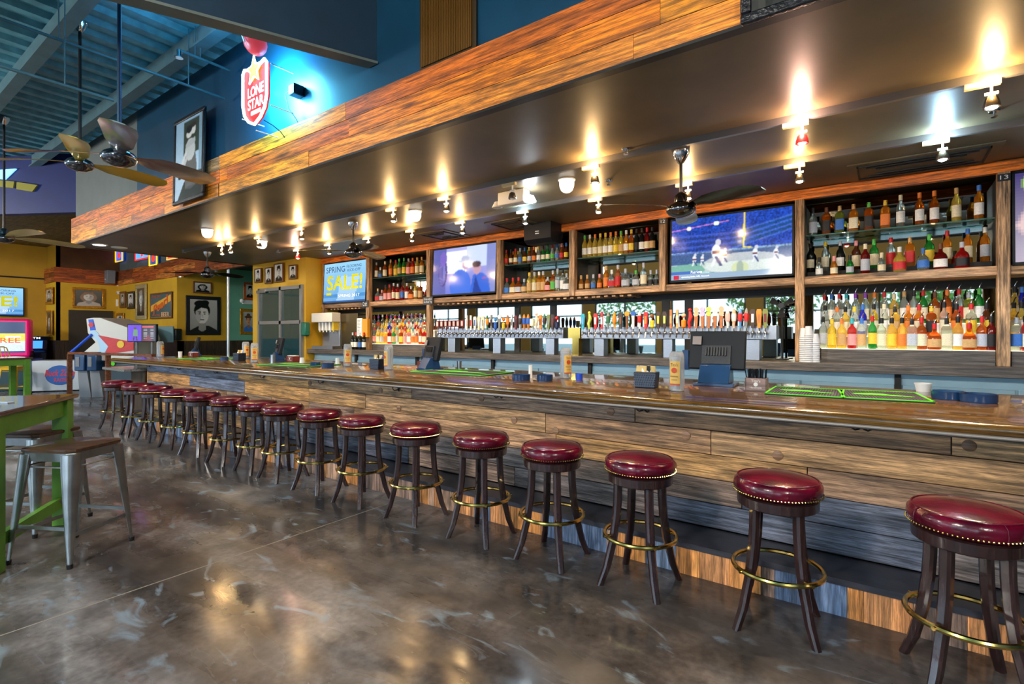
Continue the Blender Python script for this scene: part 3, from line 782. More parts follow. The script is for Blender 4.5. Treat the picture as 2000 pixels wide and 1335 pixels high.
# ------------------------------------------------------------------ back bar
BY = 6.20                                  # front plane of the shelving frame
MZ0, MZ1 = 1.997, 2.078                    # middle rail
TZ0, TZ1 = 2.895, 2.995
GZ = 2.52                                  # glass shelf
CZ = 1.19                                  # counter
BX_L, BX_R = -9.26, 3.0
M_MIR = mat('back_bar_mirror', srgb(150, 154, 146), 0.02, metal=1.0)
M_GLASSSH = mat('green_edge_glass', srgb(150, 215, 200), .04, trans=.85, ior=1.3)
bb = thing('back_bar_shelving', 'rustic timber back bar shelving with mirrors behind the liquor', 'shelving', (0, 0, 0))
MB().b2(BX_L, BX_R, BY - .01, BY + .05, TZ0, TZ1).build('top_rail', W_BEAM, bb)
MB().b2(BX_L, BX_R, BY, BY + .42, MZ0, MZ1).build('middle_shelf', W_FRAME_X, bb)
MB().b2(BX_L, BX_R, BY + .42, BY + .44, CZ, 3.0).build('mirror', M_MIR, bb)
mf = MB()                                  # wooden strips dividing the mirrors
for px in (1010, 1080, 1300, 1345, 1770):
    x = XY(px, BY + .41); mf.b2(x - .05, x + .05, BY + .405, BY + .419, CZ, MZ0)
mf.b2(BX_L, BX_R, BY + .40, BY + .419, MZ0 - .09, MZ0)
mf.build('mirror_mullion', M_DARK, bb)
posts = [(633, 1, 0), (719.5, 1, 0), (838, 1, 0), (975.5, 0, 0), (1118, 0, 0), (1294.5, 0, 0), (1562, 1, 0), (1960, 1, 0)]
PXX = [XY(p[0], BY) for p in posts]
for (px, low, _), x in zip(posts, PXX):
    w = .085 if px > 640 else .05
    mb = MB().b2(x - w / 2, x + w / 2, BY - .025, BY + .06, CZ if low else MZ0, TZ0)
    mb.build('post', W_FRAME_Z, bb, bevel=.004)
    MB().b2(x - .02, x + .02, BY + .06, BY + .42, MZ1, TZ0).build('bay_divider', M_DARK, bb)
# glass shelves in the bottle bays
bays = {'A': (1, 2), 'B': (3, 4), 'C': (4, 5), 'D': (6, 7)}
for k, (i, j) in bays.items():
    x0, x1 = PXX[i] + .045, PXX[j] - .045
    MB().b2(x0, x1, BY + .07, BY + .36, GZ - .012, GZ).build('glass_shelf', M_GLASSSH, bb)
    MB().b2(x0, x1, BY + .25, BY + .38, MZ1, MZ1 + .07).build('bottle_step', M_DARK, bb)
# hanging glass rack below the shelf
rk = MB()
for a, b in ((XY(640, BY), XY(700, BY)), (PXX[2], PXX[4] + .3), (PXX[4] + .3, PXX[5] - .4)):
    x = a + .05
    while x < b: rk.b2(x, x + .05, BY + .03, BY + .36, MZ0 - .035, MZ0 - .012); x += .11
rk.build('stemware_rail', W_FRAME_X, bb)
# counter
ctr = thing('back_counter', 'dark weathered wood counter under the taps and bottles', 'counter', (0, 0, 0))
MB().b2(BX_L, 3.2, 5.88, BY + .42, CZ - .085, CZ).build('worktop', W_DARKX, ctr, bevel=.006)
cb = thing('bottle_cooler', 'x', 'cooler', (0, 0, 0))
C.objects.unlink(cb); bpy.data.objects.remove(cb)
M_PALE = mat('pale_blue_steel', srgb(170, 205, 222), .35, metal=.3, noise=.1, nscale=3)
xs = [BX_L, -7.9, -6.3, -4.7, -3.1, -1.5, 0.1, 1.7, 3.2]
for i in range(8):
    t = thing('under_counter_cooler', 'pale blue steel cooler under the back counter, %s from the left' % ORD[i], 'cooler', (xs[i], 6.0, 0), group='coolers under the back counter')
    w = xs[i + 1] - xs[i]
    MB().b2(.01, w - .01, .04, .6, 0, CZ - .09).build('body', M_PALE, t)
    for s in (0, 1):
        a = .03 + s * (w - .04) / 2; d = MB().b2(a, a + (w - .08) / 2, .015, .04, .15, 1.0).build('door', M_PALE, t, bevel=.004)
        MB().b2(a + .05, a + .3, .0, .015, .92, .95).build('handle', M_SS, d)
    MB().b2(w - .03, w + .02, 0, .04, .0, CZ - .09).build('cooler_leg', M_DARK, t)

# ------------------------------------------------------------------ bottles
GL = {}
def glass(name, col, trans=.75):
    m = mat('bottle_glass_' + name, col, .06, trans=trans, ior=1.33, spec=.7); return m
G = {'clear': glass('clear', srgb(232, 240, 232), .9), 'amber': glass('amber', srgb(200, 100, 26)), 'whiskey': glass('whiskey', srgb(236, 146, 40)), 'gold': glass('gold', srgb(248, 214, 96)),
     'green': glass('green', srgb(50, 168, 70)), 'dark red': glass('dark_red', srgb(110, 20, 18), .4), 'blue': glass('blue', srgb(40, 50, 210), .6), 'red': glass('red', srgb(205, 34, 34)),
     'brown': glass('brown', srgb(96, 48, 22), .5), 'black': glass('black', srgb(18, 22, 20), .1), 'yellow': glass('yellow', srgb(240, 205, 60)), 'pink': glass('pink', srgb(240, 150, 150)), 'olive': glass('olive', srgb(150, 160, 60))}
LB = {}
def lab_m(n, c): LB[n] = mat('label_' + n, c, .55, noise=.22, nscale=70, stretch=(1, 1, 2.5)); return LB[n]
for n, c in (('cream', srgb(238, 226, 190)), ('white', srgb(244, 242, 236)), ('black', srgb(28, 26, 28)), ('yellow', srgb(244, 206, 60)), ('orange', srgb(240, 130, 50)), ('red', srgb(206, 36, 40)), ('blue', srgb(60, 120, 205)),
             ('green', srgb(90, 190, 80)), ('pink', srgb(244, 160, 160)), ('tan', srgb(214, 170, 110)), ('purple', srgb(150, 70, 190)), ('silver', srgb(190, 196, 206)), ('brown', srgb(110, 66, 40)), ('teal', srgb(60, 180, 190))): lab_m(n, c)
SH = {   # kind: exponent, body radius, profile of (radius factor, height), label range, total
    'round': (2.0, .040, [(.85, 0), (1, .008), (1, .185), (.85, .205), (.40, .228), (.34, .24), (.34, .285), (.38, .288), (.38, .298)], (.035, .15)),
    'tall': (2.0, .036, [(.85, 0), (1, .008), (1, .20), (.8, .225), (.40, .25), (.36, .30), (.40, .303), (.40, .318)], (.05, .16)),
    'square': (4.5, .040, [(.9, 0), (1, .008), (1, .20), (.8, .218), (.34, .232), (.32, .27), (.38, .273), (.38, .285)], (.04, .15)),
    'squat': (3.0, .052, [(.85, 0), (1, .01), (1, .115), (.8, .145), (.34, .17), (.28, .20), (.28, .235), (.32, .24)], (.025, .10)),
    'decanter': (2.0, .048, [(.7, 0), (1, .02), (1, .09), (.75, .13), (.3, .155), (.24, .17), (.24, .205), (.3, .21)], (.03, .10)),
    'wine': (2.0, .037, [(.85, 0), (1, .008), (1, .19), (.75, .22), (.38, .245), (.35, .30), (.38, .303), (.38, .312)], (.05, .14)),
    'beer': (2.0, .031, [(.85, 0), (1, .008), (1, .115), (.75, .145), (.42, .175), (.38, .215), (.42, .218), (.42, .228)], (.035, .10)),
    'mini': (2.0, .034, [(.85, 0), (1, .008), (1, .10), (.7, .13), (.36, .15), (.34, .185), (.4, .188), (.4, .198)], (.025, .085)),
}
BM = {}
def bottle_meshes(kind, g, lb, cap, pour):
    key = (kind, g, lb, cap, pour)
    if key in BM: return BM[key]
    e, r, pf, (l0, l1) = SH[kind]
    pr = [(f * r, z) for f, z in pf]; seg = 16 if e == 2.0 else 24
    body = MB().lathe([(.001, 0.0)] + pr, seg, e=e).mesh('bottle', G[g], 40)
    lm = MB(); rings = []; nseg = 12
    for z in (l0, l1):
        ring = []
        for j in range(nseg + 1):
            a = -PI / 2 - 1.25 + 2.5 * j / nseg; ca, sa = math.cos(a), math.sin(a)
            k = 1.0 if e == 2.0 else (abs(ca) ** e + abs(sa) ** e) ** (-1.0 / e)
            ring.append(((r + .0012) * k * ca, (r + .0012) * k * sa, z))
        rings.append(ring)
    lm.ring(rings, False, False); label = lm.mesh('bottle_label', LB[lb])
    nr, h = pr[-1]
    cm = MB()
    neck = [q for q in pr if q[1] < h]; nz = neck[-1][1] if len(neck) else h - .03
    cm.lathe([(nr + .0015, h - .045), (nr + .002, h - .04), (nr + .002, h + .006), (nr * .8, h + .008)], 12)
    capm = cm.mesh('bottle_cap', LB[cap])
    pm = None
    if pour:
        pm = MB().tube([(0, 0, h + .006), (0, 0, h + .02), (.006, -.006, h + .04), (.016, -.014, h + .058)], [.008, .006, .0045, .004], 6).mesh('pour_spout', M_CHROME)
    BM[key] = (body, label, capm, pm); return BM[key]
NB = 0
def bottle(x, y, z, kind, g, lb, cap, label, group, pour=False, rz=0.0, s=1.0):
    global NB
    body, lm, cm, pm = bottle_meshes(kind, g, lb, cap, pour)
    o = bpy.data.objects.new('wine_bottle' if kind == 'wine' else 'beer_bottle' if kind == 'beer' else 'liquor_bottle', body); C.objects.link(o)
    o.location = (x, y, z); o.rotation_euler = (0, 0, rz); o.scale = (s, s, s)
    tag(o, label, 'bottle', group)
    for nm, me in (('bottle_label', lm), ('bottle_cap', cm), ('pour_spout', pm)):
        if me is None: continue
        c = bpy.data.objects.new(nm, me); C.objects.link(c); c.parent = o
    NB += 1
    return o
def face_cam(x, y): return math.atan2(-x, y) * 0.75 * -1 * -1
def row(specs, y, z, shelf, group, pour=False, s=1.0):
    """specs: (pixel column, kind, glass, label, cap)"""
    for i, (px, kind, g, lb, cap) in enumerate(specs):
        x = XY(px, y)
        bottle(x, y, z, kind, g, lb, cap, '%s bottle with %s label, %s from left %s' % (g, lb, ORD[i], shelf), group, pour, math.atan2(x, y) * -.7, s)
def auto(px0, px1, n, kinds, glasses, labels, caps, seed):
    r = random.Random(seed); out = []
    for i in range(n):
        px = px0 + (px1 - px0) * (i + .5) / n + r.uniform(-.6, .6)
        out.append((px, r.choice(kinds), r.choice(glasses), r.choice(labels), r.choice(caps)))
    return out
# bay D, glass shelf (photo order)
row([(1588, 'round', 'clear', 'silver', 'black'), (1614, 'square', 'amber', 'black', 'brown'), (1640, 'square', 'olive', 'blue', 'tan'), (1667, 'square', 'whiskey', 'cream', 'tan'), (1697, 'square', 'amber', 'black', 'green'),
     (1729, 'square', 'whiskey', 'orange', 'yellow'), (1759, 'tall', 'clear', 'white', 'cream'), (1796, 'tall', 'amber', 'white', 'orange'), (1825, 'tall', 'amber', 'white', 'orange'), (1868, 'tall', 'gold', 'cream', 'tan'), (1912, 'tall', 'whiskey', 'white', 'blue')],
    BY + .17, GZ, 'on the upper right glass shelf', 'whisky bottles on the upper right glass shelf')
row([(1600, 'mini', 'clear', 'white', 'black'), (1629, 'mini', 'whiskey', 'cream', 'pink'), (1660, 'mini', 'green', 'silver', 'black'), (1690, 'round', 'dark red', 'silver', 'cream'), (1722, 'mini', 'clear', 'cream', 'cream'), (1757, 'squat', 'gold', 'red', 'white'),
     (1803, 'decanter', 'clear', 'blue', 'blue'), (1837, 'squat', 'dark red', 'white', 'brown'), (1879, 'squat', 'red', 'black', 'silver')], BY + .10, MZ1, 'in front on the lower right shelf', 'front bottles on the lower right shelf')
row([(1583, 'wine', 'black', 'cream', 'black'), (1612, 'tall', 'clear', 'cream', 'yellow'), (1641, 'wine', 'black', 'white', 'silver'), (1672, 'round', 'brown', 'cream', 'pink'), (1707, 'round', 'green', 'cream', 'green'), (1740, 'round', 'clear', 'red', 'red'),
     (1777, 'square', 'whiskey', 'red', 'tan'), (1815, 'round', 'green', 'yellow', 'green'), (1850, 'tall', 'whiskey', 'cream', 'red'), (1890, 'tall', 'whiskey', 'cream', 'blue'), (1924, 'tall', 'whiskey', 'silver', 'white')], BY + .30, MZ1 + .07, 'at back on the lower right shelf', 'back bottles on the lower right shelf')
# bay C
row([(1142 + i * 10.15, 'wine', g, lb, cp) for i, (g, lb, cp) in enumerate((('gold', 'white', 'green'), ('gold', 'white', 'white'), ('gold', 'cream', 'orange'), ('gold', 'cream', 'yellow'), ('gold', 'white', 'yellow'), ('gold', 'white', 'orange'), ('gold', 'yellow', 'orange'),
     ('yellow', 'tan', 'green'), ('whiskey', 'white', 'white'), ('amber', 'yellow', 'yellow'), ('black', 'black', 'black'), ('black', 'white', 'black'), ('dark red', 'cream', 'red'), ('black', 'tan', 'black')))],
    BY + .17, GZ, 'on the wine shelf', 'wine bottles on the glass shelf by sign 12')
row([(1135, 'mini', 'whiskey', 'tan', 'tan'), (1147, 'mini', 'whiskey', 'tan', 'tan'), (1159, 'mini', 'clear', 'blue', 'silver'), (1171, 'mini', 'whiskey', 'orange', 'pink'), (1184, 'round', 'whiskey', 'orange', 'tan'), (1195, 'squat', 'clear', 'red', 'white'), (1207, 'round', 'amber', 'red', 'silver'),
     (1222, 'squat', 'clear', 'silver', 'silver'), (1242, 'decanter', 'clear', 'silver', 'green'), (1257, 'round', 'clear', 'cream', 'silver'), (1271, 'mini', 'clear', 'black', 'silver'), (1283, 'mini', 'clear', 'black', 'silver')], BY + .10, MZ1, 'on the tequila shelf', 'tequila bottles under the wine shelf')
# bay B
bl = [('whiskey', 'red', 'red'), ('brown', 'cream', 'black'), ('whiskey', 'cream', 'red'), ('clear', 'blue', 'silver'), ('brown', 'yellow', 'blue'), ('amber', 'silver', 'yellow'), ('brown', 'orange', 'orange'), ('clear', 'white', 'yellow'), ('green', 'cream', 'brown'), ('green', 'cream', 'green'), ('clear', 'green', 'red'), ('clear', 'blue', 'blue'), ('amber', 'red', 'pink'), ('brown', 'yellow', 'blue')]
row([(989 + i * 9.0, 'beer', g, l, c) for i, (g, l, c) in enumerate(bl)], BY + .10, GZ, 'in the front beer row', 'front beer bottles on the glass shelf')
bl2 = bl[5:] + bl[:5]
row([(993 + i * 9.6, 'beer', g, l, c) for i, (g, l, c) in enumerate(bl2[:12])], BY + .28, GZ, 'in the back beer row', 'back beer bottles on the glass shelf')
row([(990, 'squat', 'clear', 'blue', 'red'), (1002, 'squat', 'whiskey', 'cream', 'red'), (1013, 'squat', 'amber', 'silver', 'red'), (1024, 'decanter', 'clear', 'tan', 'silver'), (1034, 'round', 'gold', 'tan', 'yellow'), (1044, 'round', 'gold', 'cream', 'silver'), (1053, 'round', 'whiskey', 'tan', 'white'), (1061, 'round', 'whiskey', 'tan', 'silver'),
     (1070, 'decanter', 'amber', 'pink', 'silver'), (1080, 'round', 'amber', 'green', 'silver'), (1089, 'tall', 'clear', 'silver', 'silver'), (1099, 'round', 'clear', 'white', 'black'), (1107, 'squat', 'clear', 'white', 'silver')], BY + .10, MZ1, 'below the beer bottles', 'bourbon bottles below the beer bottles')
# bay A
row([(735, 'round', 'amber', 'white', 'silver'), (743, 'mini', 'clear', 'blue', 'white'), (752, 'round', 'amber', 'cream', 'cream'), (763, 'tall', 'whiskey', 'orange', 'tan'), (773, 'round', 'gold', 'yellow', 'red'), (780, 'tall', 'green', 'tan', 'green'), (789, 'tall', 'green', 'yellow', 'green'), (798, 'round', 'amber', 'pink', 'silver'), (806, 'round', 'red', 'orange', 'orange'), (815, 'round', 'gold', 'cream', 'tan'), (824, 'round', 'whiskey', 'cream', 'tan')],
    BY + .17, GZ, 'on the upper left glass shelf', 'bottles on the upper left glass shelf')
row([(728, 'round', 'gold', 'cream', 'red'), (738, 'squat', 'clear', 'red', 'tan'), (746, 'decanter', 'pink', 'silver', 'pink'), (753, 'round', 'amber', 'pink', 'black'), (761, 'round', 'amber', 'pink', 'red'), (769, 'tall', 'red', 'cream', 'silver'), (777, 'round', 'red', 'cream', 'silver'), (786, 'tall', 'red', 'blue', 'black'), (795, 'round', 'red', 'white', 'silver'), (803, 'squat', 'amber', 'orange', 'silver'), (812, 'tall', 'gold', 'cream', 'tan'), (821, 'round', 'amber', 'tan', 'cream')],
    BY + .12, MZ1, 'on the lower left shelf', 'bottles on the lower left shelf')
# lower tiers of the left and right bays
M_LED = mat('lit_step_edge', (1.0, .94, .66, 1), .4, emit=.9)
def tiers(px0, px1, lab, nfront, z0, seed, ystart, nb=3):
    x0, x1 = XY(px0, ystart), XY(px1, ystart)
    t = thing('bottle_tier', lab, 'shelf', (0, 0, 0))
    for k in range(nb):
        z = z0 + k * .125
        MB().b2(x0, x1, ystart + k * .105, ystart + (k + 1) * .105 - .001, CZ, z - .004).build('step', W_DARKX if k == 0 else M_WHITE, t)
        MB().b2(x0, x1, ystart + k * .105, ystart + (k + 1) * .105 - .003, z - .004, z).build('lit_step', M_LED, t)
    return x0, x1
tiers(1604, 1944, 'stepped lit bottle display at the lower right between two posts', 0, 1.327, 1, BY + .03)
tiers(727, 832, 'stepped lit bottle display at the lower left beside the soda machine', 0, 1.30, 1, BY + .03)
tiers(1976, 2060, 'stepped lit bottle display cut by the right frame edge', 0, 1.327, 1, BY + .03)
Rg = 'liquor bottles with pourers in the lower right display'
def yk(k): return BY + .03 + .052 + k * .105
row([(1608, 'tall', 'clear', 'silver', 'black'), (1625, 'round', 'yellow', 'yellow', 'yellow'), (1644, 'round', 'gold', 'tan', 'orange'), (1664, 'round', 'red', 'pink', 'teal'), (1683, 'round', 'clear', 'tan', 'blue'), (1704, 'tall', 'green', 'yellow', 'red'), (1722, 'round', 'clear', 'cream', 'black'), (1742, 'round', 'gold', 'yellow', 'black'), (1762, 'round', 'gold', 'orange', 'black'),
     (1781, 'square', 'clear', 'silver', 'black'), (1800, 'round', 'amber', 'cream', 'red'), (1825, 'squat', 'amber', 'tan', 'red'), (1849, 'square', 'clear', 'cream', 'black'), (1871, 'round', 'gold', 'white', 'black'), (1893, 'squat', 'amber', 'tan', 'red'), (1918, 'round', 'amber', 'silver', 'red'), (1936, 'round', 'dark red', 'black', 'black')],
    yk(0), 1.327, 'in front, lower right display', Rg, True)
row([(1588 + 0, 'tall', 'clear', 'cream', 'orange')] and [(1612, 'tall', 'clear', 'silver', 'black'), (1635, 'round', 'clear', 'white', 'orange'), (1651, 'round', 'gold', 'cream', 'black'), (1669, 'round', 'clear', 'white', 'yellow'), (1685, 'tall', 'blue', 'silver', 'blue'), (1707, 'tall', 'yellow', 'cream', 'black'), (1727, 'tall', 'clear', 'white', 'cream'), (1748, 'square', 'gold', 'tan', 'black'), (1774, 'round', 'whiskey', 'orange', 'orange'),
     (1795, 'round', 'whiskey', 'cream', 'red'), (1819, 'square', 'amber', 'black', 'yellow'), (1844, 'tall', 'clear', 'cream', 'black'), (1868, 'round', 'amber', 'orange', 'black'), (1897, 'round', 'clear', 'yellow', 'red'), (1927, 'round', 'brown', 'yellow', 'black')], yk(1), 1.452, 'middle tier, lower right display', Rg, True)
row([(1610, 'wine', 'clear', 'silver', 'red'), (1604 + 20, 'tall', 'clear', 'white', 'blue'), (1639, 'tall', 'clear', 'silver', 'red'), (1653, 'tall', 'clear', 'white', 'teal'), (1671, 'tall', 'clear', 'silver', 'purple'), (1690, 'tall', 'clear', 'cream', 'purple'), (1708, 'tall', 'clear', 'silver', 'orange'), (1727, 'tall', 'clear', 'white', 'red'), (1746, 'round', 'gold', 'tan', 'cream'), (1766, 'tall', 'clear', 'white', 'tan'),
     (1785, 'tall', 'clear', 'cream', 'black'), (1803, 'tall', 'green', 'cream', 'red'), (1826, 'round', 'amber', 'tan', 'brown'), (1850, 'tall', 'amber', 'orange', 'orange'), (1873, 'tall', 'clear', 'red', 'red'), (1892, 'square', 'olive', 'cream', 'silver'), (1913, 'tall', 'green', 'white', 'green')], yk(2), 1.577, 'top tier, lower right display', Rg, True)
Lg = 'liquor bottles with pourers in the lower left display'
lab_all = ['cream', 'white', 'silver', 'yellow', 'pink', 'orange', 'tan']
for k in range(3):
    gs = [['clear', 'gold', 'yellow', 'gold', 'red', 'green', 'clear', 'amber', 'clear', 'pink'], ['clear', 'clear', 'gold', 'yellow', 'blue', 'clear', 'gold', 'amber', 'amber', 'clear'], ['clear', 'clear', 'clear', 'gold', 'clear', 'clear', 'clear', 'whiskey']][k]
    caps = [['red', 'yellow', 'teal', 'orange'], ['blue', 'red', 'black', 'yellow'], ['red', 'purple', 'white', 'red', 'purple']][k]
    rr = random.Random(40 + k); n = [14, 14, 13][k]
    row([(731 + (829 - 731) * i / (n - 1.0), rr.choice(['round', 'tall', 'square']), gs[i % len(gs)] if i < n - 3 else rr.choice(['amber', 'red', 'clear']), rr.choice(lab_all), caps[i % len(caps)]) for i in range(n)],
        yk(k), 1.30 + k * .125, ['in front, lower left display', 'middle tier, lower left display', 'top tier, lower left display'][k], Lg, True, .92)
row([(1985, 'square', 'clear', 'blue', 'silver'), (2003, 'round', 'red', 'cream', 'black')], yk(0), 1.327, 'in front past the right post', 'bottles past the right post', True)
row([(1980, 'round', 'gold', 'cream', 'black'), (1995, 'round', 'gold', 'white', 'black')], yk(1), 1.452, 'middle tier past the right post', 'bottles past the right post', True)
row([(1982, 'tall', 'gold', 'cream', 'black'), (1996, 'tall', 'blue', 'blue', 'blue')], yk(2), 1.577, 'top tier past the right post', 'bottles past the right post', True)
# wine bottles and cups by the soda machine
row([(689, 'wine', 'black', 'white', 'silver'), (695, 'wine', 'black', 'white', 'red'), (703, 'wine', 'black', 'blue', 'silver'), (711, 'wine', 'black', 'white', 'red')], 6.08, CZ, 'on the counter by the soda machine', 'wine bottles by the soda machine')

# ------------------------------------------------------------------ televisions
def tv(name, pxl, pxr, pyt, pyb, Y, tilt, label, painter):
    xl, xr = XY(pxl, Y), XY(pxr, Y); cx = (xl + xr) / 2
    zt, zb = atY(pxl, pyt, Y).z, atY(pxl, pyb, Y).z
    W, H = xr - xl, zt - zb
    t = thing('television', label, 'television', (cx, Y, (zt + zb) / 2), rot=(PI / 2 + tilt, 0, 0))
    MB().b2(-W / 2, W / 2, -H / 2, H / 2, -.05, 0).build('cabinet', M_BLKPL, t, bevel=.004)
    b = .018
    bz = MB().b2(-W / 2, W / 2, H / 2 - b, H / 2, 0, .006).b2(-W / 2, W / 2, -H / 2, -H / 2 + b * 1.3, 0, .006).b2(-W / 2, -W / 2 + b, -H / 2, H / 2, 0, .006).b2(W / 2 - b, W / 2, -H / 2, H / 2, 0, .006)
    bz.build('bezel', M_BLKPL, t)
    painter(t, W - 2 * b, H - 2.3 * b)
    return t
M_SCR = vcol_mat('screen_picture', emit=.55, rough=.12)
M_SCRTXT1 = mat('screen_ink_navy', srgb(40, 70, 120), .3, emit=.3)
M_SCRTXT2 = mat('screen_ink_yellowgreen', srgb(190, 190, 20), .3, emit=.35)
M_SCRTXTW = mat('screen_ink_white', srgb(240, 244, 250), .3, emit=.42)
def sale(t, W, H, partial=False):
    P = Paint(40, 24, (140, 200, 236)); P.grad((96, 160, 214), (150, 206, 238)); P.rect(0, 0, 1, .06, (30, 90, 160)); P.rect(0, .12, 1, .2, (70, 140, 200))
    P.poly([(.33, .05), (.75, .05), (.85, .62), (.42, .66)], (200, 226, 244), .55)
    P.build('screen', M_SCR, t, W, H, .003)
    text_part('screen_text', 'SPRING', M_SCRTXT1, t, -.22 * W, .34 * H, .46 * W, .15 * H, .005)
    text_part('screen_text', 'FLOORING\nKICK-OFF', M_SCRTXT1, t, .22 * W, .34 * H, .34 * W, .17 * H, .005)
    text_part('screen_text', 'SALE!', M_SCRTXT2, t, 0, .0, .84 * W, .38 * H, .005, bold=.02)
    text_part('screen_text', 'SPRING 2017', M_SCRTXTW, t, .12 * W, -.34 * H, .5 * W, .07 * H, .005)
    MB().b2(-.42 * W, -.30 * W, -.31 * H, -.25 * H, .004, .006).build('screen_badge', M_SCRTXT2, t)
tv('t', 632, 716, 515, 594, BY - .02, -.05, 'television showing a pale blue SPRING SALE advert, above the soda machine', sale)
def interview(t, W, H):
    P = Paint(96, 56, (150, 150, 220)); P.grad((110, 120, 210), (170, 170, 226)); P.rect(0, 0, .22, 1, (90, 96, 170)); P.rect(.22, .45, .55, .92, (240, 246, 255))
    P.rect(.55, .55, .86, 1, (200, 214, 246)); P.rect(.86, 0, 1, 1, (130, 140, 200))
    for k in range(4): P.ell(.17 + k * .006, .48, .075 - k * .014, .30 - k * .02, (70, 40, 130)); P.ell(.17 + k * .006, .48, .068 - k * .014, .285 - k * .02, (118, 120, 196))
    P.ell(.17, .78, .06, .16, (120, 100, 190))
    P.ell(.46, .18, .17, .34, (60, 110, 220)); P.poly([(.34, 0), (.36, .42), (.58, .42), (.66, 0)], (62, 112, 222)); P.ell(.54, .62, .055, .12, (150, 130, 180)); P.ell(.53, .695, .105, .035, (200, 206, 226)); P.ell(.53, .745, .062, .065, (176, 186, 216))
    P.poly([(.62, 0), (.66, .38), (.80, .42), (.90, .30), (.93, 0)], (50, 100, 210)); P.ell(.72, .52, .06, .14, (190, 150, 170)); P.ell(.71, .60, .068, .07, (60, 40, 60)); P.rect(.80, .28, .85, .31, (220, 40, 70))
    P.poly([(.66, 0), (.70, .38), (.74, .2), (.8, 0)], (30, 60, 150)); P.blur(1); P.build('screen', M_SCR, t, W, H, .003)
tv('t', 845, 970, 487, 579, BY - .02, -.05, 'television showing two men talking outdoors, left of the beer bottles', interview)
def football(t, W, H):
    P = Paint(180, 100, (20, 60, 140)); P.grad((150, 190, 190), (20, 60, 170)); P.rect(0, .45, 1, 1, (24, 66, 168)); P.noise(.6, 4, 2)
    for k in range(7): P.line(0, .72 - k * .05, .55, .70 - k * .04, .012, (16, 44, 90) if k % 2 else (60, 90, 190), .7); P.line(.55, .70 - k * .04, 1, .88 - k * .035, .012, (16, 80, 90) if k % 2 else (70, 110, 200), .7)
    P.line(0, .82, .5, .90, .008, (190, 120, 200)); P.rect(0, .24, 1, .42, (60, 90, 140)); P.noise(.35, 3, 1); P.rect(0, .10, 1, .25, (186, 206, 206)); P.poly([(0, .12), (0, .24), (.32, .27), (.30, .12)], (120, 176, 160)); P.ell(.62, .22, .34, .16, (226, 232, 226), .6); P.noise(.12, 9)
    P.ell(.16, .84, .02, .035, (255, 255, 230)); P.ell(.4, .88, .022, .035, (235, 255, 230))
    for x, y, s in ((.21, .33, .8), (.28, .32, .7), (.40, .42, 1.7), (.47, .36, .9), (.72, .35, 1.0), (.88, .34, .8)):
        P.ell(x, y, .022 * s, .07 * s, (226, 236, 250)); P.ell(x + .01 * s, y + .09 * s, .014 * s, .03 * s, (200, 205, 220)); P.line(x, y - .05 * s, x - .02 * s, y - .13 * s, .008 * s, (230, 236, 240)); P.line(x, y - .05 * s, x + .025 * s, y - .13 * s, .008 * s, (60, 70, 130)); P.rect(x - .02 * s, y - .02 * s, x + .02 * s, y + .01 * s, (120, 60, 70))
    P.ell(.60, .14, .07, .10, (200, 210, 90), .5); P.ell(.6, .13, .03, .12, (90, 130, 160), .5)
    P.line(.628, .46, .634, 1, .007, (236, 220, 50)); P.line(.628, .46, .68, .45, .008, (236, 220, 50)); P.blur(1)
    P.rect(0, 0, 1, .09, (150, 176, 200)); P.rect(0, .09, .26, .14, (70, 110, 190)); P.rect(.02, .01, .07, .08, (200, 40, 70)); P.build('screen', M_SCR, t, W, H, .003)
    text_part('screen_text', 'Patriots', M_SCRTXTW, t, -.27 * W, -.38 * H, .10 * W, .045 * H, .005)
    text_part('screen_text', 'upcoming drafts, NFL Network', M_SCRTXTW, t, -.28 * W, -.455 * H, .25 * W, .035 * H, .005)
tv('t', 1309, 1551, 429, 552, BY - .02, -.04, 'large television showing an American football match in a blue stadium', football)
def pale(t, W, H):
    P = Paint(40, 30, (150, 150, 190)); P.grad((170, 160, 180), (60, 50, 110)); P.poly([(.0, .4), (.25, .9), (.4, .9), (.3, .1)], (220, 190, 190)); P.ell(.12, .88, .05, .05, (190, 255, 40)); P.blur(1)
    P.build('screen', M_SCR, t, W, H, .003)
tv('t', 1977, 2230, 335, 518, BY - .02, -.03, 'television cut by the right edge of the frame, beside sign 13', pale)

# number plates and chalk signs on the frame
M_PLATE = mat('black_number_plate', srgb(34, 36, 44), .4); M_CHALK = mat('chalk_white', srgb(230, 230, 225), .7)
def plate(px, py, w, h, txt, lab, rows=1, tilt=0):
    p = atY(px, py, BY - .035); t = thing('number_plate' if txt.isdigit() else 'chalk_sign', lab, 'sign', tuple(p), rot=FACE_S)
    MB().b2(-w / 2, w / 2, -h / 2, h / 2, -.006, .004).build('board', M_PLATE, t)
    if rows == 1: text_part('lettering', txt, M_CHALK, t, 0, 0, w * .62, h * .6, .0055)
    else: text_part('lettering', txt, M_CHALK, t, 0, 0, w * .85, h * .7, .0055)
plate(1295, 432, .085, .06, '12', 'small black number plate on the post left of the football television')
plate(1961, 346, .085, .06, '13', 'small black number plate on the post at the far right')
plate(713, 593, .19, .13, 'Craft', 'small chalk sign on the shelf edge right of the sale television')
plate(836, 587, .22, .13, 'Drinks before\nthe Road Trip', 'small chalk sign with two lines below the left end of second television', 2)

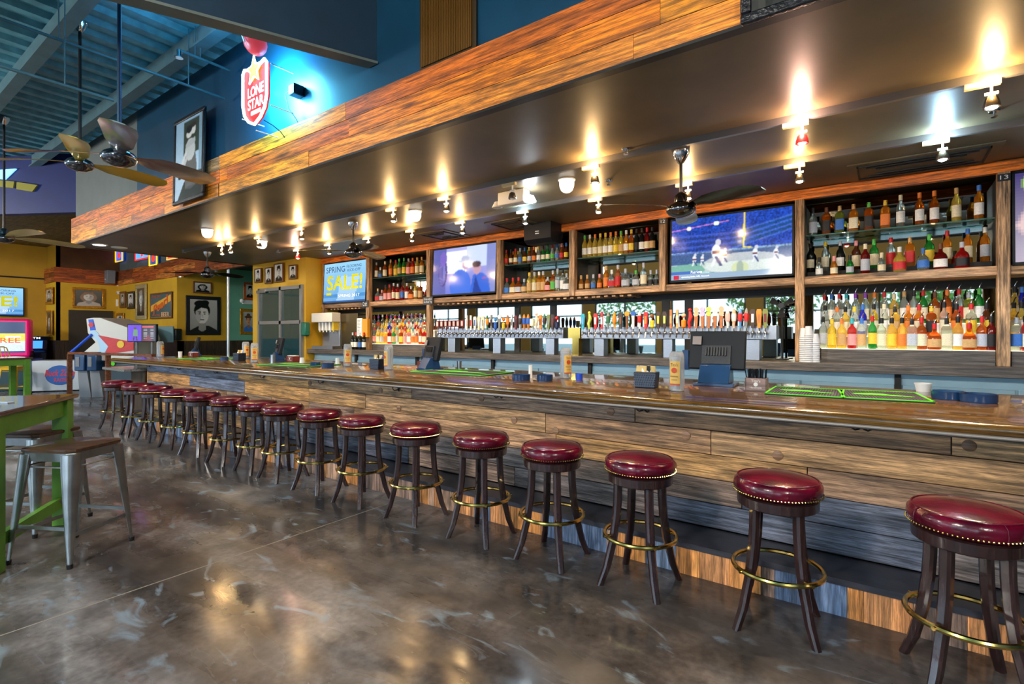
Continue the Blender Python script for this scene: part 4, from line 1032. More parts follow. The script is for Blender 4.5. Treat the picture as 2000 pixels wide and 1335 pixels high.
# ceiling speaker in front of the shelf
p = atY(1062, 456, BY - .12)
t = thing('loudspeaker', 'black wedge loudspeaker hung under the ceiling above the beer bottles', 'speaker', (p.x, p.y, p.z))
MB().prism([(-.17, .15), (-.17, -.10), (-.10, -.15), (.10, -.15), (.17, .02), (.17, .15)], -.22, .22, 'yz').build('cabinet', M_BLKPL, t, bevel=.006)
MB().b2(-.03, .03, -.173, -.168, .0, .012).b2(-.03, .03, -.173, -.168, -.03, -.018).build('badge', M_WHITE, t)
MB().b2(-.02, .02, -.02, .02, .15, SOF_Z - p.z).build('bracket', M_BLACK, t)

# ------------------------------------------------------------------ tap towers
def tap_tower(px0, px1, Y, label, cols, taps, px_t0, px_t1):
    x0, x1 = XY(px0, Y), XY(px1, Y)
    t = thing('tap_tower', label, 'beer taps', (x0, Y, 0))
    MB().b2(0, x1 - x0, 0, .15, 1.417, 1.567).build('tower_beam', M_SS, t, bevel=.004)
    for a, b in cols:
        xa, xb = XY(a, Y) - x0, XY(b, Y) - x0
        MB().b2(xa, xb, .02, .14, CZ + .002, 1.417).build('tower_leg', M_SS, t, bevel=.004)
    n = len(taps)
    for i, (kind, c1, c2) in enumerate(taps):
        px = px_t0 + (px_t1 - px_t0) * i / (n - 1); x = XY(px, Y) - x0
        f = MB().cyl((x, 0, 1.49), (x, -.03, 1.49), .020, seg=10).cyl((x, -.03, 1.49), (x, -.075, 1.49), .012, seg=8).sphere((x, -.06, 1.49), .021, 10, 6)
        f.cyl((x, -.07, 1.49), (x, -.10, 1.435), .010, .008, 8).cyl((x, -.055, 1.50), (x, -.06, 1.545), .007, seg=8)
        fo = f.build('faucet', M_CHROME, t)
        z0 = 1.54; hm = MB(); y = -.06
        if kind == 'blade': hm.prism([(x - .014, z0), (x + .014, z0), (x + .026, z0 + .17), (x + .018, z0 + .20), (x - .018, z0 + .20), (x - .026, z0 + .17)], y - .012, y + .012, 'xz')
        elif kind == 'box': hm.b2(x - .028, x + .028, y - .02, y + .02, z0 + .05, z0 + .15); hm.b2(x - .006, x + .006, y - .006, y + .006, z0, z0 + .05)
        elif kind == 'lathe': hm.lathe([(.010, z0), (.013, z0 + .04), (.022, z0 + .10), (.024, z0 + .15), (.015, z0 + .19), (.004, z0 + .215)], 12, (x, y, 0))
        elif kind == 'slim': hm.b2(x - .013, x + .013, y - .01, y + .01, z0, z0 + .22)
        elif kind == 'pair': hm.prism([(x - .014, z0), (x + .014, z0), (x + .02, z0 + .135), (x - .02, z0 + .135)], y - .01, y + .01, 'xz')
        elif kind == 'short': hm.lathe([(.010, z0), (.026, z0 + .02), (.028, z0 + .09), (.02, z0 + .10)], 12, (x, y, 0))
        elif kind == 'disc': hm.prism([(x - .012, z0), (x + .012, z0), (x + .016, z0 + .16), (x - .016, z0 + .16)], y - .01, y + .01, 'xz')
        elif kind == 'fig': hm.tube([(x, y, z0), (x - .01, y, z0 + .07), (x + .012, y, z0 + .13), (x, y, z0 + .2)], [.012, .02, .024, .012], 8)
        ho = hm.build('tap_handle', mat('tap_' + c1.replace(' ', '_'), LBC[c1], .4, noise=.15, nscale=30), fo)
        am = None
        if kind == 'pair': am = MB().lathe([(.028, 0), (.028, .014)], 16, (x, y + .008, z0 + .163), ax='y').lathe([(.028, 0), (.028, .014)], 16, (x, y + .008, z0 + .213), ax='y')
        elif kind == 'disc': am = MB().lathe([(.032, 0), (.032, .014)], 16, (x, y + .008, z0 + .185), ax='y')
        elif kind in ('blade', 'slim'): am = MB().b2(x - .012, x + .012, y - .015, y + .0, z0 + .06, z0 + .15)
        elif kind == 'lathe': am = MB().lathe([(.0225, z0 + .075), (.0255, z0 + .10), (.0265, z0 + .14), (.0235, z0 + .16)], 12, (x, y, 0), caps=False)
        elif kind == 'short': am = MB().sphere((x, y, z0 + .15), .026, 10, 8).cyl((x, y, z0 + .09), (x, y, z0 + .13), .006)
        elif kind == 'box': am = MB().b2(x - .018, x + .018, y - .022, y - .0, z0 + .065, z0 + .135)
        elif kind == 'fig': am = MB().sphere((x, y, z0 + .21), .02, 10, 8)
        if am: am.build('tap_badge', mat('tap_' + c2.replace(' ', '_'), LBC[c2], .4), fo)
LBC = {'pink': srgb(244, 180, 176), 'white': srgb(238, 236, 230), 'red': srgb(206, 40, 40), 'blue': srgb(40, 90, 180), 'cream': srgb(226, 214, 176), 'green': srgb(50, 110, 70), 'orange': srgb(240, 130, 30), 'grey': srgb(130, 130, 126), 'yellow': srgb(224, 196, 50),
       'wood': srgb(178, 110, 60), 'dark': srgb(60, 44, 40), 'maroon': srgb(110, 40, 40), 'teal': srgb(40, 160, 178), 'lime': srgb(190, 210, 90), 'amber': srgb(222, 150, 30), 'tan': srgb(196, 154, 100), 'sky': srgb(90, 150, 210), 'peach': srgb(246, 178, 140), 'lilac': srgb(200, 180, 220), 'brown': srgb(120, 74, 40), 'olive': srgb(120, 130, 60), 'navy': srgb(40, 46, 84), 'steel': srgb(170, 176, 184)}
T1 = [('box', 'maroon', 'pink')] * 7 + [('slim', 'white', 'pink'), ('slim', 'white', 'red'), ('blade', 'white', 'blue'), ('blade', 'cream', 'white'), ('blade', 'cream', 'grey'), ('lathe', 'green', 'orange'), ('slim', 'grey', 'dark'), ('short', 'blue', 'sky'), ('disc', 'grey', 'white'), ('short', 'yellow', 'orange'),
     ('lathe', 'wood', 'orange'), ('slim', 'white', 'grey'), ('blade', 'maroon', 'dark'), ('lathe', 'steel', 'dark'), ('lathe', 'orange', 'blue'), ('lathe', 'orange', 'blue'), ('box', 'cream', 'white'), ('fig', 'cream', 'peach'), ('blade', 'orange', 'brown')]
T1b = [('lathe', 'green', 'dark'), ('blade', 'olive', 'grey'), ('blade', 'dark', 'maroon'), ('short', 'navy', 'red')]
tap_tower(856, 1100, 6.02, 'long stainless beer tap tower on the left with about thirty taps', [(873, 887), (961, 976), (1064, 1081)], T1 + T1b, 861, 1092)
T2 = [('blade', 'teal', 'sky'), ('fig', 'lime', 'yellow'), ('blade', 'red', 'white'), ('slim', 'red', 'white'), ('lathe', 'grey', 'green'), ('lathe', 'amber', 'orange'), ('blade', 'dark', 'brown'), ('disc', 'brown', 'amber'), ('disc', 'white', 'blue'), ('lathe', 'white', 'red'), ('blade', 'red', 'orange'), ('short', 'yellow', 'brown'), ('blade', 'dark', 'yellow'), ('blade', 'dark', 'lime'),
      ('slim', 'wood', 'tan'), ('slim', 'tan', 'cream'), ('short', 'orange', 'peach'), ('fig', 'red', 'red'), ('pair', 'wood', 'peach'), ('pair', 'wood', 'lilac'), ('pair', 'wood', 'lime'), ('pair', 'wood', 'white'), ('pair', 'wood', 'peach'), ('lathe', 'white', 'pink'), ('lathe', 'peach', 'white'), ('lathe', 'sky', 'red'), ('lathe', 'grey', 'red'), ('blade', 'dark', 'white'), ('blade', 'orange', 'wood'), ('blade', 'olive', 'maroon')]
tap_tower(1135, 1517, 6.02, 'long stainless beer tap tower on the right with thirty taps', [(1159, 1178), (1294, 1312), (1453, 1483)], T2, 1143, 1497)
# gold corner column between the towers
t = thing('tap_column', 'square brass toned column between the two tap towers', 'beer taps', (XY(1118, 6.0), 6.0, 0))
MB().b2(-.10, .08, .06, .2, 1.42, 1.56).build('column_head', mat('gold_mirror_steel', srgb(190, 160, 80), .2, metal=1), t)
MB().b2(-.05, .05, .08, .18, CZ + .002, 1.42).build('column_shaft', mat('gold_mirror_steel', srgb(190, 160, 80), .2, metal=1), t)

# mirror reflection of a fan, modelled as a solid fan on the counter
p = atY(1527, 597, BY + .25)
t = thing('wire_fan', 'round wire cage fan beside the right end of the taps', 'fan', tuple(p))
cg = MB()
for r in (.15, .10, .05): cg.tube([(r * math.cos(2 * PI * k / 28), -.04 if r < .14 else 0, r * math.sin(2 * PI * k / 28)) for k in range(28)], .0025, 5, True)
for k in range(16):
    a = 2 * PI * k / 16; cg.tube([(.15 * math.cos(a), 0, .15 * math.sin(a)), (.10 * math.cos(a), -.04, .10 * math.sin(a)), (.03 * math.cos(a), -.045, .03 * math.sin(a))], .0015, 4)
cg.build('cage', M_BLACK, t)
for k in range(3):
    a = 2 * PI * k / 3 + .5; c, s = math.cos(a), math.sin(a)
    MB().add([(.02 * c - .01 * s, -.01, .02 * s + .01 * c), (.13 * c - .04 * s, .0, .13 * s + .04 * c), (.13 * c + .04 * s, -.02, .13 * s - .04 * c), (.02 * c + .01 * s, -.015, .02 * s - .01 * c)], [(0, 1, 2, 3)]).build('fan_blade', M_DARK, t)
MB().lathe([(.03, -.02), (.03, .06)], 12, ax='y').build('motor', M_BLACK, t)
MB().cyl((0, .03, 0), (0, .03, CZ - p.z + .01), .012).cyl((0, .03, CZ - p.z), (0, .03, CZ - p.z + .012), .07).build('stand', M_BLACK, t)
# stacked plastic cups at the post
M_CUP = mat('clear_cup_plastic', srgb(232, 234, 240), .2, trans=.35)
for i, (px, n, dy, lab) in enumerate(((1570, 14, 0, 'tall stack of clear plastic cups beside the timber post, left stack'), (1580, 15, -.02, 'tall stack of clear plastic cups beside the timber post, middle stack'), (1592, 11, 0.0, 'shorter stack of clear plastic cups beside the timber post, right stack'))):
    x = XY(px, 5.98)
    mb = MB(); pf = []
    for k in range(n): pf += [(.040, k * .019), (.0435, k * .019 + .004), (.0435, k * .019 + .009), (.040, k * .019 + .012)]
    pf += [(.038, n * .019 + .02), (.030, n * .019 + .08)]
    mb.lathe(pf, 18); tag(mb.build('cup_stack', M_CUP, loc=(x, 5.98 + dy, CZ)), lab, 'cups', 'plastic cup stacks')
# soda machine
p = atY(650, 690, 6.0); t = thing('soda_fountain', 'stainless soda fountain with white lit sign, below the sale television', 'drink dispenser', (XY(650, 6.0), 6.0, CZ))
x0, x1 = XY(622, 6.0) - XY(650, 6.0), XY(655, 6.0) - XY(650, 6.0)
MB().b2(x0, x1, .1, .4, 0, .62).build('tower', M_SS, t, bevel=.01)
MB().b2(x0 - .12, x1 + .0, -.08, .12, .52, .70).build('sign_box', mat('soda_sign', srgb(214, 210, 200), .4), t, bevel=.01)
MB().b2(x1, x1 + .52, .12, .42, 0, .68).build('side_cabinet', mat('dark_mirror_steel', srgb(120, 110, 86), .22, metal=1), t)
MB().b2(x0 - .04, x1 + .08, -.12, .1, 0, .06).build('drip_tray', M_SS, t)
for k in range(5):
    x = x0 + .05 + k * (x1 - x0 - .1) / 4
    MB().b2(x - .02, x + .02, -.02, .1, .36, .52).cyl((x, .0, .33), (x, .0, .36), .012).build('dispensing_valve', M_WHITE if k < 4 else LB['yellow'], t)
# tip jar / price board on the post beside
p = atY(712, 635, BY - .06); t = thing('price_board', 'orange sided price board with white sheet on the left post', 'sign', tuple(p))
MB().b2(-.02, .13, -.04, .02, -.22, .12).build('board', mat('orange_board', srgb(206, 140, 30), .5), t)
MB().b2(-.16, -.02, -.05, -.03, -.20, .13).build('sheet', M_WHITE, t)
ln = MB()
for k in range(12): ln.b2(-.14, -.05 - (k % 3) * .015, -.053, -.05, .09 - k * .023, .097 - k * .023)
ln.build('printed_lines', M_BLKPL, t)

# ------------------------------------------------------------------ things on the bar top
BT = 1.066
M_CLEAR = mat('clear_bottle_plastic', srgb(236, 240, 244), .06, trans=.8, ior=1.25)
M_TLAB = mat('gold_paper_label', srgb(226, 184, 96), .5, noise=.1, nscale=40)
M_TRED = mat('copper_red_ink', srgb(196, 74, 30), .5)
M_INK = mat('brown_ink', srgb(92, 50, 26), .5)
big = [(313, 700, 'clear oversized bottle with gold label on the bar, at the far left end'), (480, 703, 'clear oversized bottle half hidden behind its twin by the napkin basket'), (497, 711, 'clear oversized bottle with gold label, left of the green mat and payment terminal'),
       (679, 718, 'clear oversized bottle with gold label, below the soda machine'), (759, 725, 'clear oversized bottle turned sideways beside the patterned napkin basket'), (1105, 741, 'clear oversized bottle with gold label, under the gold tap column'), (1322, 766, 'clear oversized bottle with gold label, left of the big payment terminal')]
for i, (px, py, lab) in enumerate(big):
    p = atZ(px, py - 3, BT)
    t = thing('display_bottle', lab, 'bottle', (p.x, p.y, BT), group='oversized clear bottles on the bar'); r = .052 if i not in (0, 1) else .056
    rz = math.atan2(p.x, p.y) * -1 + {0: .9, 1: .4, 4: -1.0, 5: .5, 6: -.35}.get(i, 0.0)
    t.rotation_euler = (0, 0, rz)
    MB().lathe([(r * .85, 0), (r, .008), (r, .24), (r * .93, .262), (r * .78, .28), (r * .76, .283), (r * .88, .262), (r * .95, .24), (r * .95, .012), (.001, .010)], 28, caps=False).build('bottle_body', M_CLEAR, t)
    def arc(z0, z1, a0, a1, rr, n=14):
        return MB().ring([[(rr * math.sin(a0 + (a1 - a0) * k / n), -rr * math.cos(a0 + (a1 - a0) * k / n), z) for k in range(n + 1)] for z in (z0, z1)], False, False)
    lb = arc(.045, .215, -.75, .75, r + .001).build('paper_label', M_TLAB, t)
    arc(.045, .055, -.75, .75, r + .0018).build('orange_band', M_TRED, lb)
    k_ = MB().lathe([(.020, 0), (.020, .003)], 20, (0, -r - .0005, .150), ax='y'); k_.build('round_emblem', M_TRED, lb)
    for s, w, h_, z in (("Tito's", .05, .022, .190), ('Handmade', .055, .012, .108), ('VODKA', .04, .010, .083)):
        o = text_part('label_lettering', s, M_INK, lb, 0, 0, w, h_, 0); o.rotation_euler = FACE_S; o.location = (0, -r - .003, z)
    MB().lathe([(.03, .012), (.03, .24)], 12).build('inner_sleeve', mat('frosted_sleeve', srgb(210, 214, 224), .4, trans=.3), t)
# service mats
M_MATB = mat('dark_ribbed_rubber', srgb(40, 44, 60), .6)
M_MATG = mat('bright_green_rubber', srgb(92, 220, 30), .5)
def mat_thing(pts, lab, n=20):
    P = [atZ(px, py, BT) for px, py in pts]   # front-left, front-right, back-right, back-left
    cx = sum((p.x for p in P)) / 4; cy = sum((p.y for p in P)) / 4
    w = (P[1] - P[0]).length; d = .56
    a = math.atan2(P[1].y - P[0].y, P[1].x - P[0].x)
    f = (P[0] + P[1]) / 2; c = f + Vector((-math.sin(a), math.cos(a), 0)) * d / 2
    t = thing('bar_mat', lab, 'bar mat', (c.x, c.y, BT), a, group='green edged bar mats')
    MB().b2(-w / 2, w / 2, -d / 2, d / 2, .0005, .008).build('mat_base', M_MATB, t, bevel=.002)
    MB().b2(-w / 2, w / 2, -d / 2, -d / 2 + .012, .008, .013).b2(-w / 2, w / 2, d / 2 - .012, d / 2, .008, .013).b2(-w / 2, -w / 2 + .012, -d / 2, d / 2, .008, .013).b2(w / 2 - .012, w / 2, -d / 2, d / 2, .008, .013).build('mat_rim', M_MATG, t)
    rb = MB(); k = -w / 2 + .03
    while k < w / 2 - .02: rb.b2(k, k + .006, -d / 2 + .02, d / 2 - .02, .008, .0115); k += .016
    rb.build('mat_ribs', mat('rib_rubber', srgb(84, 76, 84), .6), t)
    MB().prism([(-w * .36, -.02), (-w * .2, -.05), (w * .05, -.045), (w * .34, -.07), (w * .38, -.05), (w * .1, .0), (w * .05, .05), (-w * .1, .055), (-w * .3, .02)], .0115, .0135, 'xy').build('mat_emblem', M_MATG, t)
mat_thing([(1493, 770), (1646, 779), (0, 1), (0, 1)][:2] + [(1640, 765), (1510, 757)], 'green edged ribbed bar mat right of the wooden napkin box')
mat_thing([(1648, 779), (1827, 788), (1797, 768), (1650, 760)], 'green edged ribbed bar mat at the right, left of the round garnish trays')
mat_thing([(800, 727), (940, 735), (1000, 727), (860, 720)], 'green edged ribbed bar mat below the left tap tower')
mat_thing([(500, 713), (600, 717), (610, 711), (520, 708)], 'green edged ribbed bar mat in front of the yellow pier')
mat_thing([(345, 701), (405, 703), (425, 700), (370, 698)], 'green edged ribbed bar mat at the far left by the terminal')
# payment terminals
def terminal(px, py, s, rz, lab, Y=None):
    p = atZ(px, py, BT - .0)
    t = thing('payment_terminal', lab, 'terminal', (p.x, p.y, BT), rz, group='black payment terminals on the bar')
    MB().b2(-.13 * s, .13 * s, -.10 * s, .12 * s, 0, .02 * s).build('base_plate', M_BLUPL, t, bevel=.004)
    MB().prism([(-.10 * s, .02 * s), (-.03 * s, .14 * s), (.06 * s, .16 * s), (.10 * s, .02 * s)], -.10 * s, .10 * s, 'yz').build('stand_body', M_BLUPL, t, bevel=.006)
    R = Matrix.Rotation(-.22, 3, 'X')
    d = MB().box((0, .05 * s, .24 * s), (.37 * s, .045 * s, .27 * s), R); d = d.build('display_back', M_BLKPL, t, bevel=.008)
    MB().box((0, .015 * s, .21 * s), (.19 * s, .02 * s, .13 * s), R).build('vent_panel', mat('vent_plastic', srgb(44, 48, 56), .5, noise=.4, nscale=90), d)
    v = MB()
    for k in range(8): v.box((-.065 * s + k * .0185 * s, .000 * s, .235 * s), (.009 * s, .012 * s, .06 * s), R)
    v.build('vent_slots', M_BLACK, d)
    MB().box((-.13 * s, .022 * s, .31 * s), (.06 * s, .006 * s, .06 * s), R).build('sticker', mat('terminal_sticker', srgb(150, 140, 136), .5), d)
    MB().b2(-.235 * s, -.19 * s, .02 * s, .08 * s, .10 * s, .24 * s).build('card_reader', M_BLUPL, d, bevel=.004)
terminal(1398, 752, 1.15, .05, 'large black payment terminal seen from behind, left of the napkin box')
terminal(838, 722, 1.0, -.35, 'black payment terminal tilted on the bar in front of the lower left bottles')
terminal(540, 705, .95, -.35, 'black payment terminal on the bar in front of the yellow pier door')
terminal(380, 694, .95, -.35, 'black payment terminal at the far left, below the large portrait')
# wooden napkin boxes with straws
M_NBOX = wood('printed_napkin_box_wood', srgb(150, 122, 116), 'x', .5, contrast=.35, knots=False)
M_NBOXR = mat('dark_red_box', srgb(112, 40, 36), .4)
def napkin_box(px, py, w, d, h, rz, m, straws, lab):
    p = atZ(px, py, BT); t = thing('napkin_box', lab, 'napkin holder', (p.x, p.y, BT), rz, group='napkin and straw boxes on the bar')
    MB().b2(-w / 2, w / 2, -d / 2, -d / 2 + .008, 0, h).b2(-w / 2, w / 2, d / 2 - .008, d / 2, 0, h).b2(-w / 2, -w / 2 + .008, -d / 2, d / 2, 0, h).b2(w / 2 - .008, w / 2, -d / 2, d / 2, 0, h).b2(-w / 2, w / 2, -d / 2, d / 2, 0, .008).build('box_body', m, t)
    for s, ww, hh, z in (("Tito's", .055, .022, h * .80), ('Handmade', .07, .014, h * .30)):
        o = text_part('box_lettering', s, M_CHALK, t, 0, 0, ww * w / .13, hh * h / .11, 0); o.rotation_euler = FACE_S; o.location = (0, -d / 2 - .001, z)
    MB().lathe([(h * .15, 0), (h * .15, .002)], 18, (0, -d / 2 - .001, h * .54), ax='y').build('box_emblem', M_CHALK, t)
    if straws:
        st = MB(); r = random.Random(int(px))
        for k in range(34):
            x = r.uniform(-w / 2 + .015, w / 2 - .015); y = r.uniform(-d / 2 + .015, d / 2 - .015)
            st.cyl((x, y, .01), (x * 1.12 - (.02 if k < 5 else 0), y * 1.1, h + r.uniform(.055, .065)), .0042, seg=6)
        st.build('straws', M_BLKPL, t)
    else:
        MB().b2(-w / 2 + .012, w / 2 - .012, -d / 2 + .012, d / 2 - .012, .01, h + .008).build('napkins', M_WHITE, t)
napkin_box(1478, 763, .14, .11, .095, .06, M_NBOX, True, 'wooden napkin box filled with black straws, right of the big payment terminal')
napkin_box(830, 719, .17, .10, .085, -.1, M_NBOXR, True, 'dark red printed box with black straws beside the tilted terminal')
napkin_box(572, 706, .24, .10, .085, -.1, M_NBOXR, False, 'long dark red printed napkin box on the mat before the pier door')
napkin_box(378, 697, .26, .10, .085, -.1, M_NBOXR, False, 'long dark red printed napkin box at the far left of the bar')
# woven napkin baskets
def basket(px, py, rz, lab):
    p = atZ(px, py, BT); t = thing('woven_basket', lab, 'basket', (p.x, p.y, BT), rz)
    MB().prism([(-.075, 0), (.075, 0), (.085, .12), (-.085, .12)], -.06, .06, 'xz').build('basket_body', mat('woven_dark_plastic', srgb(26, 38, 58), .4, noise=.6, nscale=60), t, bevel=.006)
    wv = MB()
    for k in range(6): wv.b2(-.078 - k * .0012, .078 + k * .0012, -.064, -.060, .012 + k * .018, .018 + k * .018)
    for k in range(9): wv.box((-.068 + k * .017, -.0625, .058), (.005, .005, .10), Matrix.Rotation(.3, 3, 'Y'))
    wv.build('weave', mat('weave_plastic', srgb(66, 80, 100), .4), t)
    r = random.Random(3)
    for k in range(4):
        MB().box((-.04 + k * .025, 0, .135), (.09, .012, .06), Matrix.Rotation(r.uniform(-.7, .7), 3, 'Z') @ Matrix.Rotation(r.uniform(-.6, .2), 3, 'X')).build('folded_napkin', [mat('tan_paper', srgb(214, 186, 120), .7), M_BLKPL, M_WHITE][k % 3], t)
basket(1263, 756, .1, 'dark woven basket stuffed with menus, left of a clear display bottle')
basket(738, 720, .0, 'dark patterned basket with tan napkins beside a clear display bottle')
basket(468, 704, .0, 'dark basket with menus behind the clear display bottles at left')
# garnish trays and dishes
def tray(px, py, r, lab, rim=M_BLUPL, fill=None):
    p = atZ(px, py, BT); t = thing('garnish_tray', lab, 'tray', (p.x, p.y, BT), group='round dark garnish trays on the bar')
    MB().lathe([(r * .95, 0), (r, .01), (r, .048), (r * 1.03, .052), (r * .94, .05), (r * .92, .014), (.001, .012)], 28, caps=False).build('tray_body', rim, t)
    if fill: MB().lathe([(.001, .036), (r * .5, .034), (r * .9, .03)], 20, caps=False).build('tray_contents', fill, t)
M_LIQ = mat('amber_tray_liquid', srgb(140, 96, 40), .1)
tray(1911, 785, .088, 'round dark blue tray with amber contents at the far right of the bar', fill=M_LIQ)
tray(1852, 779, .085, 'round dark blue tray, left of the amber filled tray', fill=M_WHITE)
tray(1064, 743, .07, 'round dark blue tray under the tap tower, right of its twin')
tray(1018, 742, .08, 'round dark blue tray under the tap tower, holding shakers', fill=M_GREYP)
tray(640, 717, .075, 'round dark blue tray right of the green mat by the pier')
tray(616, 715, .06, 'small round dark blue tray touching the green mat by the pier')
tray(438, 703, .06, 'small round dark tray right of the far left bar mat')
def cup(px, py, r, h, m, lab, nm='paper_cup', cat='cup', flare=1.2):
    p = atZ(px, py, BT); t = thing(nm, lab, cat, (p.x, p.y, BT))
    MB().lathe([(r, 0), (r * flare, h), (r * flare * .93, h), (r * .9, .006), (.001, .006)], 20, caps=False).build('cup_wall', m, t)
    MB().lathe([(r * flare * 1.04, h - .008), (r * flare * 1.04, h)], 20, caps=False).build('cup_rim', m, t)
cup(1803, 764, .04, .06, M_WHITE, 'small white ramekin behind the right bar mat', 'ramekin', 'dish', 1.25)
cup(590, 710, .035, .085, M_WHITE, 'upturned white cup beside the dark red box at the pier', flare=.8)
cup(659, 712, .028, .09, M_WHITE, 'white cup with domed lid right of the small trays', flare=.85)
cup(897, 721, .026, .095, M_SS, 'stainless shaker tin on the mat under the left taps', 'shaker_tin', 'shaker', 1.1)
cup(1036, 738, .018, .12, M_WHITE, 'slim white shaker standing in the dark tray', 'salt_shaker', 'shaker', .9)
cup(533, 709, .03, .12, M_SS, 'stainless tumbler in front of the yellow pier terminal', 'steel_tumbler', 'cup', 1.0)
cup(352, 697, .03, .10, M_WHITE, 'white cup beside the far left payment terminal', flare=1.1)
cup(1131, 741, .033, .055, mat('blue_white_can', srgb(40, 80, 200), .4), 'short blue can right of the display bottle under the taps', 'drink_can', 'can', 1.0)
# folded silver bucket of ice scoops by the basket
p = atZ(735, 712, BT); t = thing('steel_bucket', 'dark steel utensil bucket behind the patterned basket', 'bucket', (p.x, p.y + .12, BT))
MB().lathe([(.05, 0), (.055, .13), (.05, .13), (.046, .01), (.001, .01)], 20, caps=False).build('bucket_wall', mat('speckled_steel', srgb(80, 100, 130), .3, metal=.7, noise=.5, nscale=60), t)
MB().tube([(-.055, 0, .12), (-.05, -.03, .16), (0, -.045, .18), (.05, -.03, .16), (.055, 0, .12)], .003, 6).build('bucket_handle', M_CHROME, t)
# underbar sinks behind the bar
for i, (xa, xb, lab) in enumerate(((-7.6, -5.2, 'stainless underbar sink behind the bar, left of the middle'), (-4.4, -2.2, 'stainless underbar ice bin behind the bar under the taps'), (-.9, .2, 'small stainless underbar rack behind the right terminal'), (1.0, 2.6, 'stainless underbar drainboard behind the garnish trays'))):
    t = thing('underbar_sink', lab, 'sink', (xa, 4.83, 0)); w = xb - xa
    MB().b2(0, w, 0, .3, .72, .86).build('basin', M_SS, t, bevel=.006)
    MB().b2(0, w, .27, .3, .86, .94).build('backsplash', M_SS, t)
    for x in (.04, w - .04):
        for y in (.05, .25): MB().cyl((x, y, 0), (x, y, .72), .018).build('leg', M_SS, t)

# ------------------------------------------------------------------ end counter of granite at the far left
t = thing('end_counter', 'low speckled granite ledge at the far left end of the bar', 'counter', (-10.9, 3.2, 0))
MB().b2(-.55, .52, 0, .75, .84, .885).build('granite_top', mat('speckled_granite', srgb(150, 150, 146), .15, noise=.6, nscale=55), t, bevel=.006)
MB().b2(-.1, .52, .3, .6, 0, .84).build('support_panel', PL_H if False else W_WAINS, t)

# ------------------------------------------------------------------ ceiling fans
M_FANB = mat('polished_fan_chrome', srgb(226, 222, 216), .12, metal=.9)
def fan(hub, zt, R, a0, lab, m, nb=3, can=.07, w=.085):
    t = thing('ceiling_fan', lab, 'fan', (hub.x, hub.y, hub.z))
    MB().cyl((0, 0, .08), (0, 0, zt - hub.z), .014).build('down_rod', M_BLACK if m is not M_FANB else mat('blue_steel_rod', srgb(70, 100, 130), .25, metal=.8), t)
    MB().lathe([(can, 0), (can * .9, -.03), (.03, -.09), (.02, -.10)], 20, (0, 0, zt - hub.z)).build('canopy', M_CHROME, t)
    MB().lathe([(.001, -.085), (.05, -.08), (.10, -.055), (.118, -.03), (.12, -.01), (.10, .02), (.055, .045), (.05, .10), (.03, .12), (.018, .13)], 28).build('motor_housing', mat('smoked_chrome', srgb(120, 122, 128), .1, metal=1.0), t, sharp=50)
    for k in range(nb):
        a = a0 + 2 * PI * k / nb; u = Vector((math.cos(a), math.sin(a), 0)); v = Vector((-math.sin(a), math.cos(a), 0))
        rings = []
        for s, wd, tw in ((.11, .035, .2), (.2, .05, .35), (.35, w * .9, .5), (.5, w, .5), (.8, w * 1.15, .38), (.95, w, .32), (1.0, w * .45, .3)):
            c = u * (s * R) + Vector((0, 0, .02 * math.sin(s * 3)))
            d = (v * math.cos(tw * .6) - Vector((0, 0, math.sin(tw * .6)))); n = u.cross(d)
            rings.append([c + d * (i * wd) + n * (j * .004) for i, j in ((-1, 0), (-.5, 1), (.5, 1), (1, 0), (.5, -1), (-.5, -1))])
        MB().ring(rings).build('fan_blade', m, t, sharp=60)
    return t
def hubpt(px, py, depth):
    r = (px - 1000) / F * depth; d = depth
    return Vector((r * math.cos(TH) - d * math.sin(TH), r * math.sin(TH) + d * math.cos(TH), CAMZ - (py - HOR) / F * depth))
fan(hubpt(233, 304, 4.0), 4.62, .78, -.30, 'polished chrome three blade ceiling fan on a long rod, nearest at upper left', M_FANB, w=.10)
fan(hubpt(156, 318, 5.2), 4.62, .85, -.30, 'chrome ceiling fan hanging just behind the nearest fan', mat('yellow_reflecting_chrome', srgb(216, 196, 90), .18, metal=.6), w=.10)  # yellow reflection put into the blade colour
fan(hubpt(8, 463, 7.5), 4.62, 1.0, .2, 'brass coloured ceiling fan cut by the left frame edge', mat('pale_gold_blade', srgb(230, 210, 140), .2, metal=.5), 4)
p = atZ(1330, 296, SOF_Z); fan(Vector((p.x, p.y, 2.53)), SOF_Z, .70, -.31, 'dark ceiling fan under the soffit in front of the football television', mat('dark_bronze_blade', srgb(96, 84, 66), .15, metal=1.0))
p = atZ(690, 435, SOF_Z); fan(Vector((p.x, p.y, 2.60)), SOF_Z, .70, -.25, 'dark ceiling fan under the soffit in front of the upper left bottles', mat('dark_bronze_blade', srgb(96, 84, 66), .15, metal=1.0))
p = atZ(405, 492, SOF_Z); fan(Vector((p.x, p.y, 2.60)), SOF_Z, .75, -.3, 'dark ceiling fan under the soffit in front of the large portrait wall', mat('dark_bronze_blade', srgb(96, 84, 66), .15, metal=1.0))

